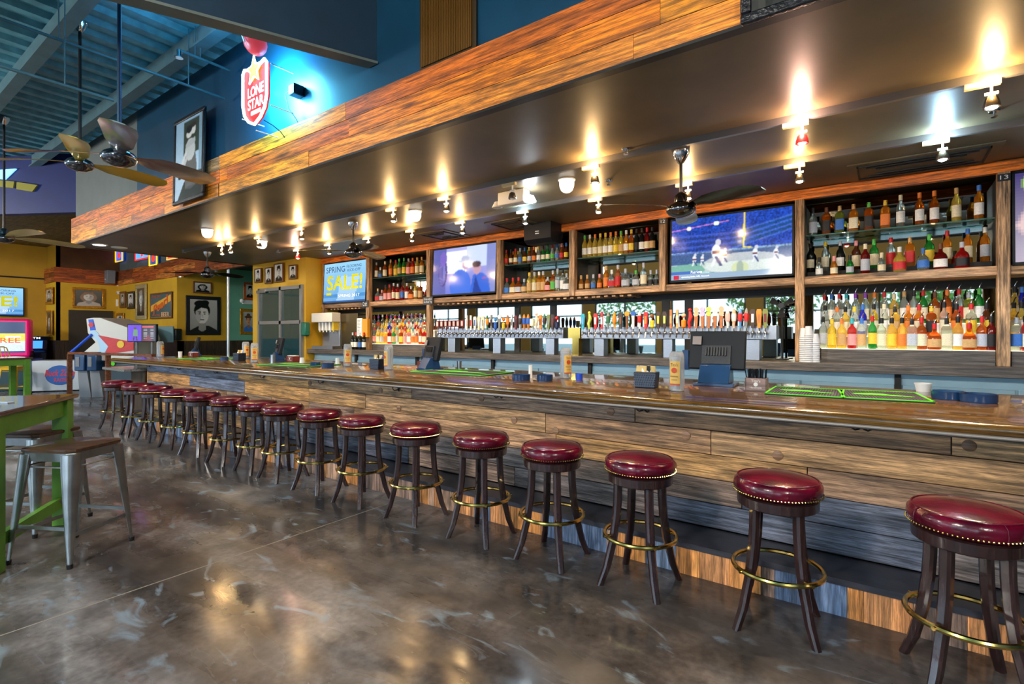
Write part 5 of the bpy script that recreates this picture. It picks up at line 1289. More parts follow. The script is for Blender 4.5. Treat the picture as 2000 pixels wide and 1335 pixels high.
# ------------------------------------------------------------------ neon beer sign on the upper wall
p = atY(500, 182, 2.52); t = thing('neon_sign', 'glowing shield shaped neon sign reading LONE STAR on the upper wall', 'neon sign', tuple(p), rot=FACE_S)
W, H = .42, .58
sh = [(-.5, .38), (-.42, .44), (-.2, .40), (0, .46), (.2, .40), (.42, .44), (.5, .38), (.5, -.12), (.42, -.30), (.25, -.42), (0, -.5), (-.25, -.42), (-.42, -.30), (-.5, -.12)]
M_NRED = mat('lit_red_face', srgb(214, 30, 34), .4, emit=.28); M_NWH = mat('white_neon', (.82, .95, 1, 1), .3, emit=1.3); M_NCY = mat('cyan_neon', (.25, .8, 1, 1), .3, emit=14); M_NYL = mat('yellow_neon', (1, .8, .05, 1), .3, emit=.6)
MB().prism([(x * W, y * H) for x, y in sh], -.02, 0, 'xy').build('shield_face', M_NRED, t)
MB().tube([(x * W * 1.03, y * H * 1.03, .015) for x, y in sh], .014, 8, True).build('neon_outline', M_NWH, t)
text_part('sign_lettering', 'LONE', M_NWH, t, 0, .05 * H, .38 * W * 2 * .9, .17 * H, .004, bold=.02)
text_part('sign_lettering', 'STAR', M_NWH, t, 0, -.15 * H, .38 * W * 2 * .9, .17 * H, .004, bold=.02)
MB().b2(-.2 * W, .2 * W, -.33 * H, -.27 * H, .001, .005).build('sign_bar', M_NWH, t)
st = [(math.cos(PI / 2 + k * PI / 5) * (.10 if k % 2 == 0 else .042), math.sin(PI / 2 + k * PI / 5) * (.10 if k % 2 == 0 else .042)) for k in range(10)]
MB().prism([(x, y + .36 * H) for x, y in st], .0, .03, 'xy').build('neon_star', M_NYL, t)
MB().tube([(x * 1.35, y * 1.35 + .36 * H, .02) for x, y in st], .009, 6, True).build('star_outline', M_NWH, t)
fb_ = MB(); rings = []
for i in range(13):
    s = -1 + 2 * i / 12; r = .10 * max(1 - s * s, .0) ** .62 + .001
    rings.append([(s * .15, r * math.sin(2 * PI * k / 16), r * math.cos(2 * PI * k / 16)) for k in range(16)])
fb_.ring(rings); fo = fb_.build('football', mat('football_red_plastic', srgb(190, 60, 70), .3, emit=.35), t, loc=(.06, .44, .04), rot=(0, 0, -1.0))
MB().b2(-.07, .07, -.006, .006, .11, .12).build('football_lace', M_WHITE, fo)
for x, y in ((-.26, .2), (-.26, -.18), (.26, .2), (.26, -.18), (0, -.35)):
    MB().cyl((x, y, .0), (x, y, -.22), .006).build('wall_standoff', M_WHITE, t)
MB().tube([(.1, -.27, -.02), (.12, -.30, -.1), (.11, -.33, -.18), (.12, -.38, -.22)], .004, 6).build('power_lead', M_BLACK, t)
nl = bpy.data.lights.new('neon_glow', 'AREA'); nl.shape = 'RECTANGLE'; nl.size = .4; nl.size_y = .4; nl.spread = 2.75; nl.energy = 48; nl.color = (.12, .68, 1.0)
o = bpy.data.objects.new('neon_glow', nl); o.location = (p.x + .05, p.y + .03, p.z + .10); o.rotation_euler = (PI / 2, 0, 0); C.objects.link(o)
nl2 = bpy.data.lights.new('neon_glow', 'POINT'); nl2.energy = 12; nl2.color = (.12, .62, 1.0); nl2.shadow_soft_size = .3
o = bpy.data.objects.new('neon_glow', nl2); o.location = (p.x - .25, p.y - .45, p.z + .42); C.objects.link(o)
p = atY(580, 178, 2.74); t = thing('wall_transformer', 'small black transformer box right of the neon sign', 'transformer', tuple(p))
MB().b2(-.05, .05, -.06, .05, -.05, .05).build('casing', M_BLACK, t, bevel=.01)
MB().tube([(-.03, -.05, 0), (-.10, -.06, -.02), (-.09, -.03, -.15), (-.02, .0, -.25), (0.02, .02, -.33)], .004, 6).build('power_cord', M_BLACK, t)
# return air grille on the upper wall
pa, pb = atY(822, 70, 2.78), atY(932, 30, 2.78); zc = atY(875, 50, 2.78).z
t = thing('air_grille', 'large dark louvred air grille high on the wall above the wood band', 'vent', ((pa.x + pb.x) / 2, 2.78, zc + .06), rot=FACE_S)
gw, gh = pb.x - pa.x, .66
MB().b2(-gw / 2, gw / 2, -gh / 2, gh / 2, 0, .012).build('grille_frame', mat('dark_grille_paint', srgb(60, 48, 30), .4), t)
sl = MB()
for k in range(30): sl.b2(-gw / 2 + .03 + k * (gw - .06) / 30, -gw / 2 + .03 + k * (gw - .06) / 30 + .012, -gh / 2 + .03, gh / 2 - .03, .012, .026)
sl.build('grille_slats', mat('grille_slat_paint', srgb(96, 66, 26), .3), t)

# ------------------------------------------------------------------ pictures
M_PRINT = vcol_mat('printed_picture', rough=.25)
def portrait(seed, hair=(20, 20, 20), hat=False, light=200, color=False, w=44, h=56, side=0.0, long_hair=False, shirt=(30, 30, 30), big=False):
    r = random.Random(seed); P = Paint(w, h, (light, light, light - 8)); zz = 1.45 if big else 1.15; P.x = (P.x - .5) / zz + .5; P.y = (P.y - .5) / zz + (.58 if big else .54); P.grad((light - 50, light - 50, light - 56), (light, light, light - 6))
    skin = (220, 218, 212) if not color else (220, 160, 120); sd = (150, 148, 144) if not color else (170, 110, 80)
    cx = .5 + side * .04; cy = .60
    if long_hair: P.ell(cx, cy - .02, .27, .27, hair)
    P.poly([(.08, 0), (.16, .26), (.38, .36), (.64, .36), (.86, .26), (.94, 0)], shirt)
    P.poly([(cx - .09, .28), (cx - .08, .50), (cx + .09, .50), (cx + .1, .28), (cx, .22)], sd)
    P.ell(cx, cy + .09, .205, .17, hair); P.ell(cx, cy, .165, .20, skin); P.ell(cx + .09 * (1 if side >= 0 else -1), cy - .01, .07, .17, sd, .55)
    P.poly([(cx - .19, cy + .06), (cx - .15, cy + .25), (cx + .15, cy + .27), (cx + .20, cy + .04), (cx + .13, cy + .13), (cx - .02, cy + .15)], hair)
    if not hat and not long_hair: P.ell(cx - .03, cy + .235, .17, .075, hair); P.ell(cx + .08, cy + .26, .10, .06, hair)
    for s in (-1, 1):
        P.ell(cx + s * .065, cy + .015, .026, .013, (40, 36, 34)); P.line(cx + s * .035, cy + .055, cx + s * .10, cy + .058, .010, hair)
    P.line(cx + .01, cy, cx + .02, cy - .06, .008, sd); P.ell(cx, cy - .11, .055, .014, (110, 60, 60) if color else (90, 86, 84)); P.ell(cx, cy - .20, .08, .02, sd, .6)
    if hat: P.ell(cx, cy + .15, .33, .06, (90, 60, 40)); P.ell(cx, cy + .22, .16, .10, (100, 66, 44))
    P.noise(.06, seed); P.blur(1); return P
def picture(px0, px1, py0, py1, plane, val, fc, fw, lab, painter, out=.03, nm='framed_picture', cat='picture', tilt=0.0, emit=None):
    f = atY if plane == 'y' else atX
    a, b = f(px0, (py0 + py1) / 2, val), f(px1, (py0 + py1) / 2, val); m = (px0 + px1) / 2
    zt, zb = f(m, py0, val).z, f(m, py1, val).z
    W = (b.x - a.x) if plane == 'y' else abs(b.y - a.y); H = zt - zb
    loc = ((a.x + b.x) / 2, val - out, (zt + zb) / 2) if plane == 'y' else (val + out, (a.y + b.y) / 2, (zt + zb) / 2)
    t = thing(nm, lab, cat, loc, rot=(PI / 2 + tilt, 0, 0 if plane == 'y' else PI / 2))
    mb = MB().b2(-W / 2, W / 2, H / 2 - fw, H / 2, -.02, .012).b2(-W / 2, W / 2, -H / 2, -H / 2 + fw, -.02, .012).b2(-W / 2, -W / 2 + fw, -H / 2 + fw, H / 2 - fw, -.02, .012).b2(W / 2 - fw, W / 2, -H / 2 + fw, H / 2 - fw, -.02, .012)
    mb.build('frame', fc, t, bevel=min(.01, fw * .2))
    MB().b2(-W / 2 + fw * .5, W / 2 - fw * .5, -H / 2 + fw * .5, H / 2 - fw * .5, -.018, -.004).build('backing', M_DARK, t)
    painter.build('print', M_PRINT, t, W - 2 * fw, H - 2 * fw, .0)
    return t, W, H
FR_BLK = mat('ornate_black_frame', srgb(30, 32, 38), .35, noise=.6, nscale=40, bump=.5, bscale=60); FR_GOLD = mat('gilt_frame', srgb(214, 150, 40), .3, metal=.5, noise=.4, nscale=20)
FR_BRN = mat('brown_wood_frame', srgb(110, 70, 34), .4); FR_SIL = mat('champagne_ornate_frame', srgb(206, 190, 140), .35, metal=.4, noise=.4, nscale=50, bump=.5, bscale=60)
FR_RED = mat('red_orange_frame', srgb(196, 84, 24), .35)
# tall framed photograph hanging on the wood band
P = Paint(60, 110, (170, 200, 226)); P.grad((190, 214, 236), (150, 186, 214)); P.poly([(.45, 0), (.1, 0), (.35, .22), (1, .33), (1, 0)], (56, 60, 52)); P.rect(.30, .55, .86, .97, (60, 70, 60)); P.rect(.86, .3, 1, 1, (130, 160, 180))
P.poly([(.38, .12), (.36, .50), (.46, .64), (.72, .62), (.80, .38), (.78, .14), (.6, .10)], (96, 96, 96)); P.ell(.55, .60, .18, .14, (190, 196, 198)); P.ell(.50, .80, .10, .05, (222, 222, 220)); P.ell(.66, .84, .08, .06, (216, 216, 214)); P.ell(.50, .86, .11, .05, (40, 40, 44)); P.ell(.66, .90, .09, .035, (60, 50, 46))
P.line(.42, .66, .70, .70, .035, (180, 184, 186)); P.line(.40, .58, .14, .36, .03, (210, 212, 214)); P.line(.44, .52, .20, .30, .03, (190, 194, 196)); P.ell(.13, .34, .07, .03, (30, 30, 34)); P.ell(.18, .29, .07, .03, (30, 30, 34)); P.noise(.08, 2); P.blur(1)
picture(340, 399, 222, 393, 'y', 2.68, FR_BLK, .045, 'tall black framed photo of a dancing couple leaning over the wood band', P, out=.0, tilt=-.02)
P = Paint(20, 20, (60, 60, 56)); P.noise(.5, 1, 2)
picture(1446, 1640, -330, 19, 'y', 2.70, FR_BLK, .05, 'black framed picture whose lower edge shows at the top right', P, out=.0)
# west wall, facing east
picture(362, 430, 578, 654, 'x', -15.19, FR_BLK, .10, 'large black framed portrait of a dark haired person in dark collar', portrait(1, light=190, side=-1, w=72, h=88, big=True))
picture(376, 413, 550, 573, 'x', -15.19, FR_BRN, .04, 'small studded frame with a smiling face above the large portrait', portrait(2, light=235, long_hair=True))
picture(140, 204, 562, 602, 'x', -19.49, FR_GOLD, .07, 'wide gilt framed portrait of a curly haired person over the dark door', portrait(3, hair=(150, 120, 100), light=110, long_hair=True, shirt=(190, 180, 170), w=64, h=44))
picture(475, 500, 552, 585, 'x', -15.19, FR_RED, .06, 'small framed black and white face on the teal wall', portrait(4, light=225))
picture(468, 500, 603, 653, 'x', -15.19, FR_GOLD, .09, 'gold framed colour portrait of a person in hat and blue shirt, teal wall', portrait(5, hat=True, color=True, shirt=(50, 120, 210), light=190))
# wall D, facing the camera side
picture(236, 247, 569, 601, 'y', 5.85, FR_BRN, .07, 'narrow brown framed photo on the yellow wall, leftmost of three', portrait(6, light=180, w=24, h=48))
picture(251, 264, 569, 603, 'y', 5.85, FR_BLK, .07, 'narrow black framed group photo on the yellow wall', portrait(7, light=230, w=24, h=48))
picture(267, 288, 555, 624, 'y', 5.85, FR_SIL, .12, 'tall champagne ornate framed portrait on the yellow wall', portrait(8, hair=(150, 150, 146), light=60, w=30, h=64))
picture(229, 244, 611, 636, 'y', 5.85, FR_GOLD, .09, 'small gilt frame behind the arcade machine', portrait(9, light=225, w=24, h=40))
P = Paint(60, 60, (44, 84, 92)); P.poly([(0, .25), (0, .52), (.45, .72), (1, .95), (1, .68), (.5, .42)], (238, 176, 40)); P.rect(0, 0, 1, .02, (200, 150, 60)); P.noise(.1, 5)
t, W, H = picture(296, 338, 571, 622, 'y', 5.85, FR_BRN, .04, 'square dark teal beer advert with a yellow diagonal band on the yellow wall', P, nm='beer_poster', cat='poster')
M_PO = mat('orange_red_ink', srgb(222, 90, 30), .5); M_PP = mat('peach_ink', srgb(240, 186, 130), .5)
text_part('poster_lettering', 'Pearl', M_PO, t, 0, .03 * H, W * .74, H * .34, .008, rot=.30, skew=.2, bold=.02)
text_part('poster_lettering', 'BEER', M_PP, t, .22 * W, -.34 * H, W * .36, H * .16, .008, bold=.01)
text_part('poster_lettering', 'SAN ANTONIO', M_PO, t, -.2 * W, -.36 * H, W * .38, H * .07, .008)
text_part('poster_lettering', 'TEXAS OWN', M_PO, t, -.2 * W, .36 * H, W * .4, H * .09, .008)
# B wall frames and pier frames
picture(92, 105, 561, 594, 'y', 4.33, FR_GOLD, .07, 'upper gilt framed picture on the bright narrow yellow wall', portrait(10, light=200, w=24, h=40))
picture(93, 104, 606, 655, 'y', 4.33, FR_GOLD, .05, 'lower dark framed picture on the bright narrow yellow wall', portrait(11, light=90, w=20, h=48))
for px0, px1, py0, py1, s, lab in ((500, 513, 524, 552, 12, 'first small framed portrait above the pier door'), (520, 534, 522, 554, 13, 'second small framed portrait above the pier door'), (538, 556, 514, 551, 14, 'larger framed portrait in the middle above the pier door'), (567, 582, 517, 545, 15, 'last small framed portrait above the pier door, at right')):
    picture(px0, px1, py0, py1, 'y', 5.85, FR_BRN, .025, lab, portrait(s, light=240, w=30, h=44))
# pier door
d = MB(); xa, xb = XY(508, 5.84), XY(590, 5.84)
ztop = atY(545, 560, 5.84).z
for x in (xa, (xa + xb) / 2 + .05, xb): d.b2(x - .035, x + .035, 5.80, 5.86, 0, ztop)
for z in (ztop - .04, 1.72, .95, .04): d.b2(xa, xb, 5.80, 5.86, z - .035, z + .035)
do = d.build('door_1', mat('aluminium_door_frame', srgb(150, 154, 158), .3, metal=.6)); do['kind'] = 'structure'
MB().b2(xa, xb, 5.835, 5.855, 0.03, ztop - .04).build('door_glass', mat('teal_reflecting_glass', srgb(30, 66, 72), .04, spec=1.0), do)
MB().b2(xa - .05, xa + .3, 5.78, 5.80, ztop - .1, ztop - .04).build('door_closer', M_SS, do)
# dark door under the wide portrait
y0, y1 = atX(134, 640, -19.48).y, atX(220, 640, -19.48).y; zt = atX(177, 606, -19.48).z
do = MB().b2(-19.5, -19.44, y0, y1, 0, zt).build('door_2', mat('dark_door_paint', srgb(56, 52, 46), .4)); do['kind'] = 'structure'
MB().b2(-19.44, -19.40, y1 - .12, y1 - .08, .9, 1.3).build('door_handle', M_SS, do)
# odds and ends on walls
p = atY(601, 642, 5.84); t = thing('towel_dispenser', 'small green paper towel dispenser on the yellow pier', 'dispenser', (XY(596, 5.8), 5.80, atY(596, 642, 5.8).z))
MB().b2(-.08, .08, -.05, .055, -.13, .13).build('cover', mat('dark_green_plastic', srgb(30, 110, 90), .3), t, bevel=.02); MB().b2(-.06, .06, -.04, .04, -.14, -.13).build('slot', M_BLACK, t)
p = atX(213, 541, -19.35); t = thing('wall_speaker', 'grey loudspeaker on the red wood band in the far corner', 'speaker', (p.x, p.y, p.z))
MB().prism([(-.13, -.2), (.13, -.2), (.17, .2), (-.17, .2)], -.09, .12, 'xz').build('cabinet', M_GREYP, t, bevel=.01); MB().b2(-.03, .03, -.1, -.09, -.08, -.06).build('badge', M_WHITE, t)
for px, py, w, h_, lab in ((224, 591, .12, .22, 'small white alarm box on the corner of the yellow walls'), (227, 571, .10, .10, 'tiny white wall sensor above the alarm box')):
    p = atY(px + 8, py, 5.84); t = thing('wall_alarm', lab, 'alarm', (p.x - .15, 5.83, p.z)); MB().b2(-w / 2, w / 2, -.03, .03, -h_ / 2, h_ / 2).build('casing', M_WHITE, t, bevel=.008); MB().b2(-w / 4, w / 4, -.036, -.03, -h_ / 4, 0).build('lens', M_GREYP, t)
p = atX(484, 590, -15.17); t = thing('emergency_light', 'white twin lamp emergency light on the teal wall', 'lamp', tuple(p)); MB().b2(-.05, .05, -.16, .16, -.06, .06).build('housing', M_WHITE, t, bevel=.01)
for s in (-1, 1): MB().sphere((.06, s * .2, .03), .06, 12, 8).build('lamp_head', M_WHITE, t)
# steel pole in front of the teal wall
p = atZ(445, 690, 1.07); X = -12.6; Yp = atX(446, 600, X).y
MBp = MB().cyl((X, Yp, 0), (X, Yp, 3.35), .032, seg=14); tag(MBp.build('support_pole', mat('galvanised_pole', srgb(190, 200, 206), .3, metal=.5)), 'thin pale steel pole rising between the yellow and teal walls', 'pole')
# neon signs under the soffit on the far grey wall
for px, py, w, h_, c1, c2, lab in ((236, 499, .55, .36, srgb(40, 90, 220), srgb(240, 190, 30), 'blue and yellow neon badge sign on the far grey wall'), (281, 497, 1.0, .26, srgb(90, 170, 250), srgb(230, 40, 30), 'long blue and red neon sign on the far grey wall'), (303, 505, .5, .36, srgb(30, 70, 130), srgb(240, 200, 40), 'small yellow edged neon badge right of the long sign'), (341, 500, .7, .14, srgb(200, 60, 50), srgb(230, 170, 90), 'red and cream neon strip sign at the right of the far grey wall')):
    p = atY(px, py, 5.84); t = thing('neon_sign', lab, 'neon sign', (p.x, 5.82, p.z), rot=FACE_S)
    MB().b2(-w / 2, w / 2, -h_ / 2, h_ / 2, -.02, .02).build('sign_face', mat('lit_' + str(px), c1, .4, emit=.5), t, bevel=.01)
    MB().tube([(-w / 2, -h_ / 2, .03), (w / 2, -h_ / 2, .03), (w / 2, h_ / 2, .03), (-w / 2, h_ / 2, .03)], .022, 6, True).build('neon_outline', mat('lit2_' + str(px), c2, .4, emit=.6), t)
    MB().lathe([(h_ * .25, 0), (h_ * .25, .01)], 16, (0, 0, .025)).build('sign_emblem', mat('lit3_' + str(px), srgb(220, 40, 30), .4, emit=1.2), t)
# television on the far left wall
zt, zb = atX(22, 560, -20.4).z, atX(22, 617, -20.4).z; yR = atX(47, 590, -20.4).y; W = 1.78 * (zt - zb)
t = thing('television', 'television on the far left wall showing part of a SALE advert', 'television', (-20.38, yR - W / 2, (zt + zb) / 2), rot=FACE_E)
MB().b2(-W / 2, W / 2, -(zt - zb) / 2, (zt - zb) / 2, -.06, 0).build('cabinet', M_BLKPL, t); MB().b2(-W / 2, W / 2, -(zt - zb) / 2, -(zt - zb) / 2 + .03, 0, .01).build('bezel', M_BLKPL, t)
sale(t, W - .05, zt - zb - .06)

# ------------------------------------------------------------------ arcade end
def proj_floor(px, depth): q = hubpt(px, HOR, depth); return Vector((q.x, q.y, 0))
# pink kiosk, facing the room
q = proj_floor(8, 13.4); t = thing('promo_kiosk', 'tall hot pink touch kiosk with a yellow FREE screen at the left edge', 'kiosk', tuple(q), PI / 2 - .35)
PK = mat('hot_pink_plastic', srgb(240, 14, 120), .3, emit=.06)
MB().b2(-.50, .50, -.02, .5, .0, 1.05).build('lower_body', mat('kiosk_dark_teal', srgb(16, 60, 66), .35), t, bevel=.02)
MB().b2(-.50, .50, -.10, .4, .88, 1.88).build('pink_surround', PK, t, bevel=.05)
P = Paint(40, 40, (226, 214, 40)); P.rect(0, 0, 1, .38, (214, 226, 226)); P.rect(0, .62, 1, 1, (30, 40, 90)); P.rect(0, 0, 1, .06, (30, 60, 140)); P.rect(.55, .46, .9, .56, (240, 240, 210)); P.noise(.06, 1)
sc2 = P.build('screen', M_SCR, t, .84, .80, 0); sc2.rotation_euler = FACE_S; sc2.location = (0, -.105, 1.40)
o = text_part('screen_text', 'FREE', mat('screen_ink_red', srgb(214, 60, 30), .4, emit=.6), t, 0, 0, .5, .13, 0); o.rotation_euler = FACE_S; o.location = (.08, -.11, 1.32)
# cash machine
q = proj_floor(71, 15.0); t = thing('cash_machine', 'slim dark cash machine with a glowing blue screen and ATM header', 'cash machine', tuple(q), PI / 2 - .4)
MB().prism([(-.3, 0), (-.3, .95), (-.2, 1.02), (-.14, 1.30), (-.2, 1.42), (.3, 1.42), (.3, 0)], -.28, .28, 'yz').build('cabinet', mat('atm_navy', srgb(16, 30, 52), .3), t, bevel=.02)
MB().box((0, -.18, 1.18), (.34, .02, .22), Matrix.Rotation(-.2, 3, 'X')).build('screen', mat('atm_screen', srgb(60, 130, 230), .3, emit=1.0), t)
o = text_part('header_text', 'ATM', M_SCRTXTW, t, 0, 0, .26, .06, 0, bold=.02); o.rotation_euler = FACE_S; o.location = (0, -.215, 1.37)
MB().b2(-.2, .2, -.33, -.3, .62, .72).b2(-.2, .2, -.36, -.3, .78, .80).build('cash_tray', M_GREYP, t)
MB().b2(-.13, .13, -.306, -.3, .30, .50).build('notice', M_WHITE, t)
# white and blue cooler box
q = proj_floor(122, 13.6); t = thing('branded_cabinet', 'low white cabinet with a round blue and red logo, left of the arcade game', 'cabinet', tuple(q), PI / 2 - .55)
MB().b2(-.6, .6, -.3, .3, .02, .80).build('cabinet_body', mat('pale_grey_laminate', srgb(196, 204, 212), .35), t, bevel=.02)
MB().b2(-.61, -.52, -.31, .31, 0, .82).build('blue_end', mat('royal_blue_laminate', srgb(40, 60, 210), .35), t)
L_ = MB().lathe([(.30, 0), (.30, .008)], 28, (.05, 0, 0), sy=.85).build('logo_disc', mat('logo_blue', srgb(30, 90, 170), .4), t, rot=FACE_S, loc=(0, -.302, .42))
o = text_part('logo_lettering', 'Buck Zone', mat('logo_red', srgb(206, 40, 50), .4), L_, .05, .06, .62, .17, .010, skew=.3, bold=.02)
o = text_part('logo_lettering', 'RACER', mat('logo_red', srgb(206, 40, 50), .4), L_, .08, -.12, .3, .10, .010, bold=.02)
# arcade racing game: profile seen from the side
q = atZ(205, 742, 0.0)
g0 = hubpt(200, HOR, 12.2)
t = thing('arcade_game', 'white arcade game with red flash side art and twin blue rails', 'arcade machine', (g0.x, g0.y, 0), .62)
def gp(px, py):   # side-panel outline, traced in the panel's own plane, metres
    return ((px - 200) * .0121, 1.47 - (py - HOR) * .0121)
side = [gp(*a) for a in ((168, 622), (171, 650), (186, 668), (160, 690), (150, 700), (262, 708), (262, 660), (252, 640), (195, 620), (182, 620))]
MW = mat('arcade_white_laminate', srgb(206, 206, 200), .35); MR = mat('arcade_red', srgb(206, 34, 12), .3, noise=.25, nscale=8, stretch=(1, 1, 6)); MBb = mat('arcade_blue', srgb(24, 80, 210), .3); MLB = mat('arcade_pale_blue', srgb(170, 204, 232), .3)
MB().prism(side, 0, .9, 'xz').build('side_cabinet', MW, t, bevel=.01)
MB().prism([gp(*a) for a in ((192, 654), (262, 668), (262, 684), (205, 692), (212, 676))], -.012, 0, 'xz').build('red_flash', MR, t)
MB().prism([gp(*a) for a in ((178, 640), (190, 648), (208, 668), (212, 676), (202, 694), (188, 698), (196, 680), (190, 664), (176, 656))], -.010, 0.001, 'xz').build('pale_blue_stripe', MLB, t)
MB().prism([gp(*a) for a in ((173, 624), (182, 623), (187, 644), (177, 645))], -.012, 0, 'xz').build('logo_plate', MBb, t)
c_ = gp(179, 634); MB().lathe([(.06, 0), (.06, .006)], 16, (c_[0], -.014, c_[1]), ax='y').build('logo_badge', MR, t)
c_ = gp(237, 672); MB().lathe([(.085, 0), (.085, .01)], 20, (c_[0], -.014, c_[1]), ax='y').build('yellow_badge', LB['yellow'], t)
for dx, y in ((0, -.03), (11, .25)):
    a, b = gp(181 + dx, 653), gp(140 + dx, 688); MB().cyl((a[0], y, a[1]), (b[0], y, b[1]), .03).build('blue_rail', MBb, t)
for k, px in enumerate((163, 187)):
    a = gp(px, 690); MB().b2(a[0] - .10, a[0] + .14, -.15, .3, .62, 1.06).build('coin_door', M_BLUPL, t, bevel=.02)
    MB().b2(a[0] - .06, a[0] + .03, -.16, -.15, .72, .95).build('coin_plate', M_GREYP, t)
    MB().prism([(a[0] - .05, 0), (a[0] + .22, 0), (a[0] + .12, .62), (a[0] - .1, .62)], -.05, .3, 'xz').build('pedestal', M_GREYP, t)
MB().b2(.1, .75, .05, .9, 0, .8).build('base', mat('dark_grey_base', srgb(50, 66, 76), .4), t, bevel=.05)
MB().lathe([(.05, 0), (.05, .01)], 14, (.22, .045, .78), ax='y').build('green_button', M_MATG, t)
# purple screen game behind
q = hubpt(277, 650, 11.6); t = thing('game_screen', 'flat game screen with purple artwork and a score list, on a stand', 'monitor', (q.x, q.y, q.z), .62)
MB().b2(-.33, .33, 0, .06, -.2, .2).build('screen_body', M_BLKPL, t, bevel=.006)
P = Paint(60, 36, (60, 40, 50)); P.rect(0, 0, .48, 1, (110, 70, 220)); P.ell(.26, .8, .05, .07, (90, 80, 80)); P.poly([(.18, .3), (.2, .72), (.34, .72), (.36, .3)], (110, 150, 120)); P.line(.22, .3, .2, .05, .02, (80, 50, 40)); P.line(.3, .3, .33, .05, .02, (80, 50, 40))
P.rect(.52, .84, .94, .94, (200, 90, 100))
for k in range(7): P.rect(.56, .72 - k * .09, .70, .745 - k * .09, (200, 200, 206)); P.rect(.82, .72 - k * .09, .94, .745 - k * .09, (200, 200, 206))
P.poly([(.5, 0), (.9, 0), (.75, .4)], (150, 30, 30), .5)
s3 = P.build('screen', M_SCR, t, .62, .36, 0); s3.rotation_euler = FACE_S; s3.location = (0, -.004, 0)
for x in (-.15, .2): MB().cyl((x, .05, -.2), (x, .05, -q.z + .01), .025).build('stand_leg', M_GREYP, t)
MB().b2(-.3, .35, -.15, .3, -q.z, -q.z + .04).build('stand_base', M_BLACK, t)
# small wall monitor on the yellow wall
p = atY(325, 652, 5.60); t = thing('wall_monitor', 'small pale blue monitor on a black bracket by the yellow wall corner', 'monitor', (p.x, p.y, p.z), .5)
MB().b2(-.28, .2, -.02, .04, -.22, .2).build('display', mat('pale_blue_display', srgb(110, 150, 164), .3), t, bevel=.02); MB().b2(-.05, .25, .04, .24, -.16, .14).build('bracket', M_BLACK, t, bevel=.02)
# wooden rail with posts
t = thing('wooden_railing', 'dark wooden railing with two posts in front of the arcade games', 'railing', (0, 0, 0))
a, b = hubpt(136, HOR, 11.2), hubpt(300, HOR, 9.9); a2 = hubpt(211, HOR, 10.6)
zr = 1.47 - (690 - HOR) / F * 10.9
W_RAIL = wood('rail_wood', srgb(120, 70, 44), 'x', .4)
MB().bar((a.x, a.y, zr), (b.x, b.y, zr), .08, .05).build('top_rail', W_RAIL, t)
for k_, q in ((0, a), (1, a2), (2, b)): MB().b2(q.x - .04, q.x + .04, q.y - .04, q.y + .04, 0, zr - .025).build('rail_post', W_RAIL, t)

# ------------------------------------------------------------------ high tables and metal stools at the left
def high_table(c0, e1, e2, L1, L2, lab, H=1.0, stretch=True):
    t = thing('high_table', lab, 'table', (c0.x, c0.y, 0), math.atan2(e1.y, e1.x)); s = 1 if e1.x * e2.y - e1.y * e2.x > 0 else -1
    MB().b2(-.02, L1 + .02, *(sorted((-.02 * s, (L2 + .02) * s))), H - .03, H).build('tabletop', wood('distressed_table_top', srgb(96, 74, 72), 'x', .15, contrast=.6, coat=.5), t, bevel=.006)
    MB().b2(.04, L1 - .04, *(sorted((.03 * s, .06 * s))), H - .16, H - .03).b2(.04, L1 - .04, *(sorted(((L2 - .06) * s, (L2 - .03) * s))), H - .16, H - .03).b2(.03, .06, *(sorted((.04 * s, (L2 - .04) * s))), H - .16, H - .03).b2(L1 - .06, L1 - .03, *(sorted((.04 * s, (L2 - .04) * s))), H - .16, H - .03).build('apron', M_GREEN, t)
    for x in (.055, L1 - .055):
        for y in (.055, L2 - .055): MB().b2(x - .05, x + .05, y * s - .05, y * s + .05, 0, H - .03).build('leg', M_GREEN, t, bevel=.004)
    if stretch: MB().b2(.1, L1 - .1, *(sorted((.035 * s, .075 * s))), .14, .22).build('stretcher', M_GREEN, t)
    return t
e1 = Vector((-.824, .566, 0)); e2 = Vector((-.566, -.824, 0))
high_table(Vector((-4.36, .70, 0)), e1, e2, 1.02, .78, 'tall lime green table with dark distressed top at the left edge')
q = hubpt(-60, HOR, 10.5); high_table(q, Vector((1, .1, 0)), Vector((-.1, 1, 0)), .9, .7, 'lime green high table far behind at the left edge', 1.0)
c = Vector((-4.36, .70, 0)) + e1 * .45 + e2 * .35
t = thing('menu_folder', 'dark blue standing menu on the green table at the left edge', 'menu', (c.x - .1, c.y + .0, 1.0), .8)
MB().box((0, 0, .09), (.14, .012, .18), Matrix.Rotation(.18, 3, 'X')).build('front_cover', mat('teal_menu_cover', srgb(16, 80, 100), .4), t); MB().box((0, .035, .09), (.14, .012, .18), Matrix.Rotation(-.18, 3, 'X')).build('back_cover', mat('teal_menu_cover', srgb(16, 80, 100), .4), t)
for dx, lab in ((0, 'folded pale paper on the green table, nearer'), (.16, 'folded pale paper on the green table, farther')):
    r_ = MB().box((0, 0, .004), (.16, .05, .006)).build('folded_paper', mat('pale_blue_paper', srgb(190, 210, 230), .6), loc=(c.x + .13 + dx * e1.x, c.y + .05 + dx * e1.y, 1.0), rot=(0, 0, .6)); tag(r_, lab, 'paper')
M_GUN = mat('brushed_gunmetal', srgb(168, 172, 172), .3, metal=.9, noise=.35, nscale=6)
W_SEAT = wood('dark_stool_seat_wood', srgb(84, 60, 44), 'x', .35, contrast=.5, coat=.3)
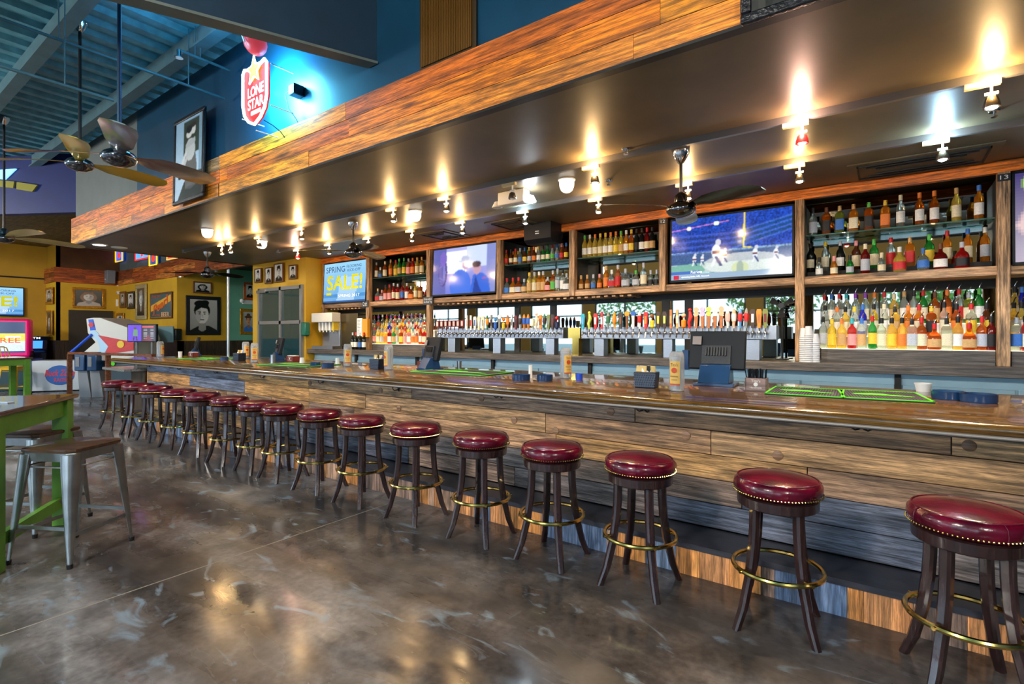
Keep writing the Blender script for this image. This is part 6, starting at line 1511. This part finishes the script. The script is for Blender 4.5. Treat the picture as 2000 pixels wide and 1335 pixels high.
def metal_stool(c, rz, lab, H=.74, back=False, m=None, seat_m=None):
    m = m or M_GUN
    t = thing('metal_stool' if not back else 'metal_chair', lab, 'stool' if not back else 'chair', (c.x, c.y, 0), rz)
    MB().lathe([(.20, H - .028), (.205, H - .02), (.205, H - .006), (.19, H)], 32, e=7).build('seat', seat_m or W_SEAT, t)
    MB().lathe([(.185, H - .085), (.192, H - .03), (.18, H - .029)], 32, e=7, caps=False).build('seat_frame', m, t)
    legs = []
    for i, (sx, sy) in enumerate(((1, 1), (-1, 1), (-1, -1), (1, -1))):
        top = Vector((sx * .165, sy * .165, H - .04)); bot = Vector((sx * .225, sy * .225, 0)); legs.append((top, bot))
        rings = []
        for f, w in ((0, .115), (.15, .108), (.6, .07), (.93, .034), (1.0, .03)):
            q = top.lerp(bot, f); u = Vector((sx, sy, 0)).normalized(); v = Vector((-sy, sx, 0)).normalized()
            rings.append([q + u * (a * w * .5) + v * (b * w * .5) for a, b in ((.6, 0), (.25, .75), (-.35, .95), (-.5, .7), (-.1, .35), (.1, 0), (-.1, -.35), (-.5, -.7), (-.35, -.95), (.25, -.75))])
        lo = MB().ring(rings).build('leg', m, t, sharp=50)
        MB().cyl(bot + Vector((0, 0, .028)), bot, .018, .016).build('foot_cap', M_BLACK, lo)
    for i in range(4):
        a, b = legs[i], legs[(i + 1) % 4]; f = .66 if i % 2 == 0 else .72
        MB().bar(a[0].lerp(a[1], f), b[0].lerp(b[1], f), .012, .022).build('foot_bar', m, t)
        f = .12; MB().cyl(a[0].lerp(a[1], f), b[0].lerp(b[1], f), .006).build('side_brace', m, t)
    if back:
        MB().tube([(-.18, .17, H), (-.185, .24, H + .25), (-.15, .28, H + .44), (-.08, .29, H + .47), (.08, .29, H + .47), (.15, .28, H + .44), (.185, .24, H + .25), (.18, .17, H)], .012, 8).build('back_frame', m, t)
        for x in (-.06, .06): MB().tube([(x, .17, H), (x, .27, H + .46)], .009, 6).build('back_slat', m, t)
rz = math.atan2(-.162, -.301) - PI
metal_stool(Vector((-4.453, 1.086, 0)), rz, 'brushed metal stool with dark wooden seat in front of the green table')
metal_stool(Vector((-5.29, 1.07, 0)), rz + .06, 'brushed metal stool half hidden under the green table, behind the nearer stool')
YM = mat('yellow_enamel_metal', srgb(216, 170, 20), .35)
metal_stool(proj_floor(27, 12.6), 2.3, 'tall yellow metal chair with slatted back in front of the pink kiosk', .70, True, YM, YM)
print('BOTTLES', NB)
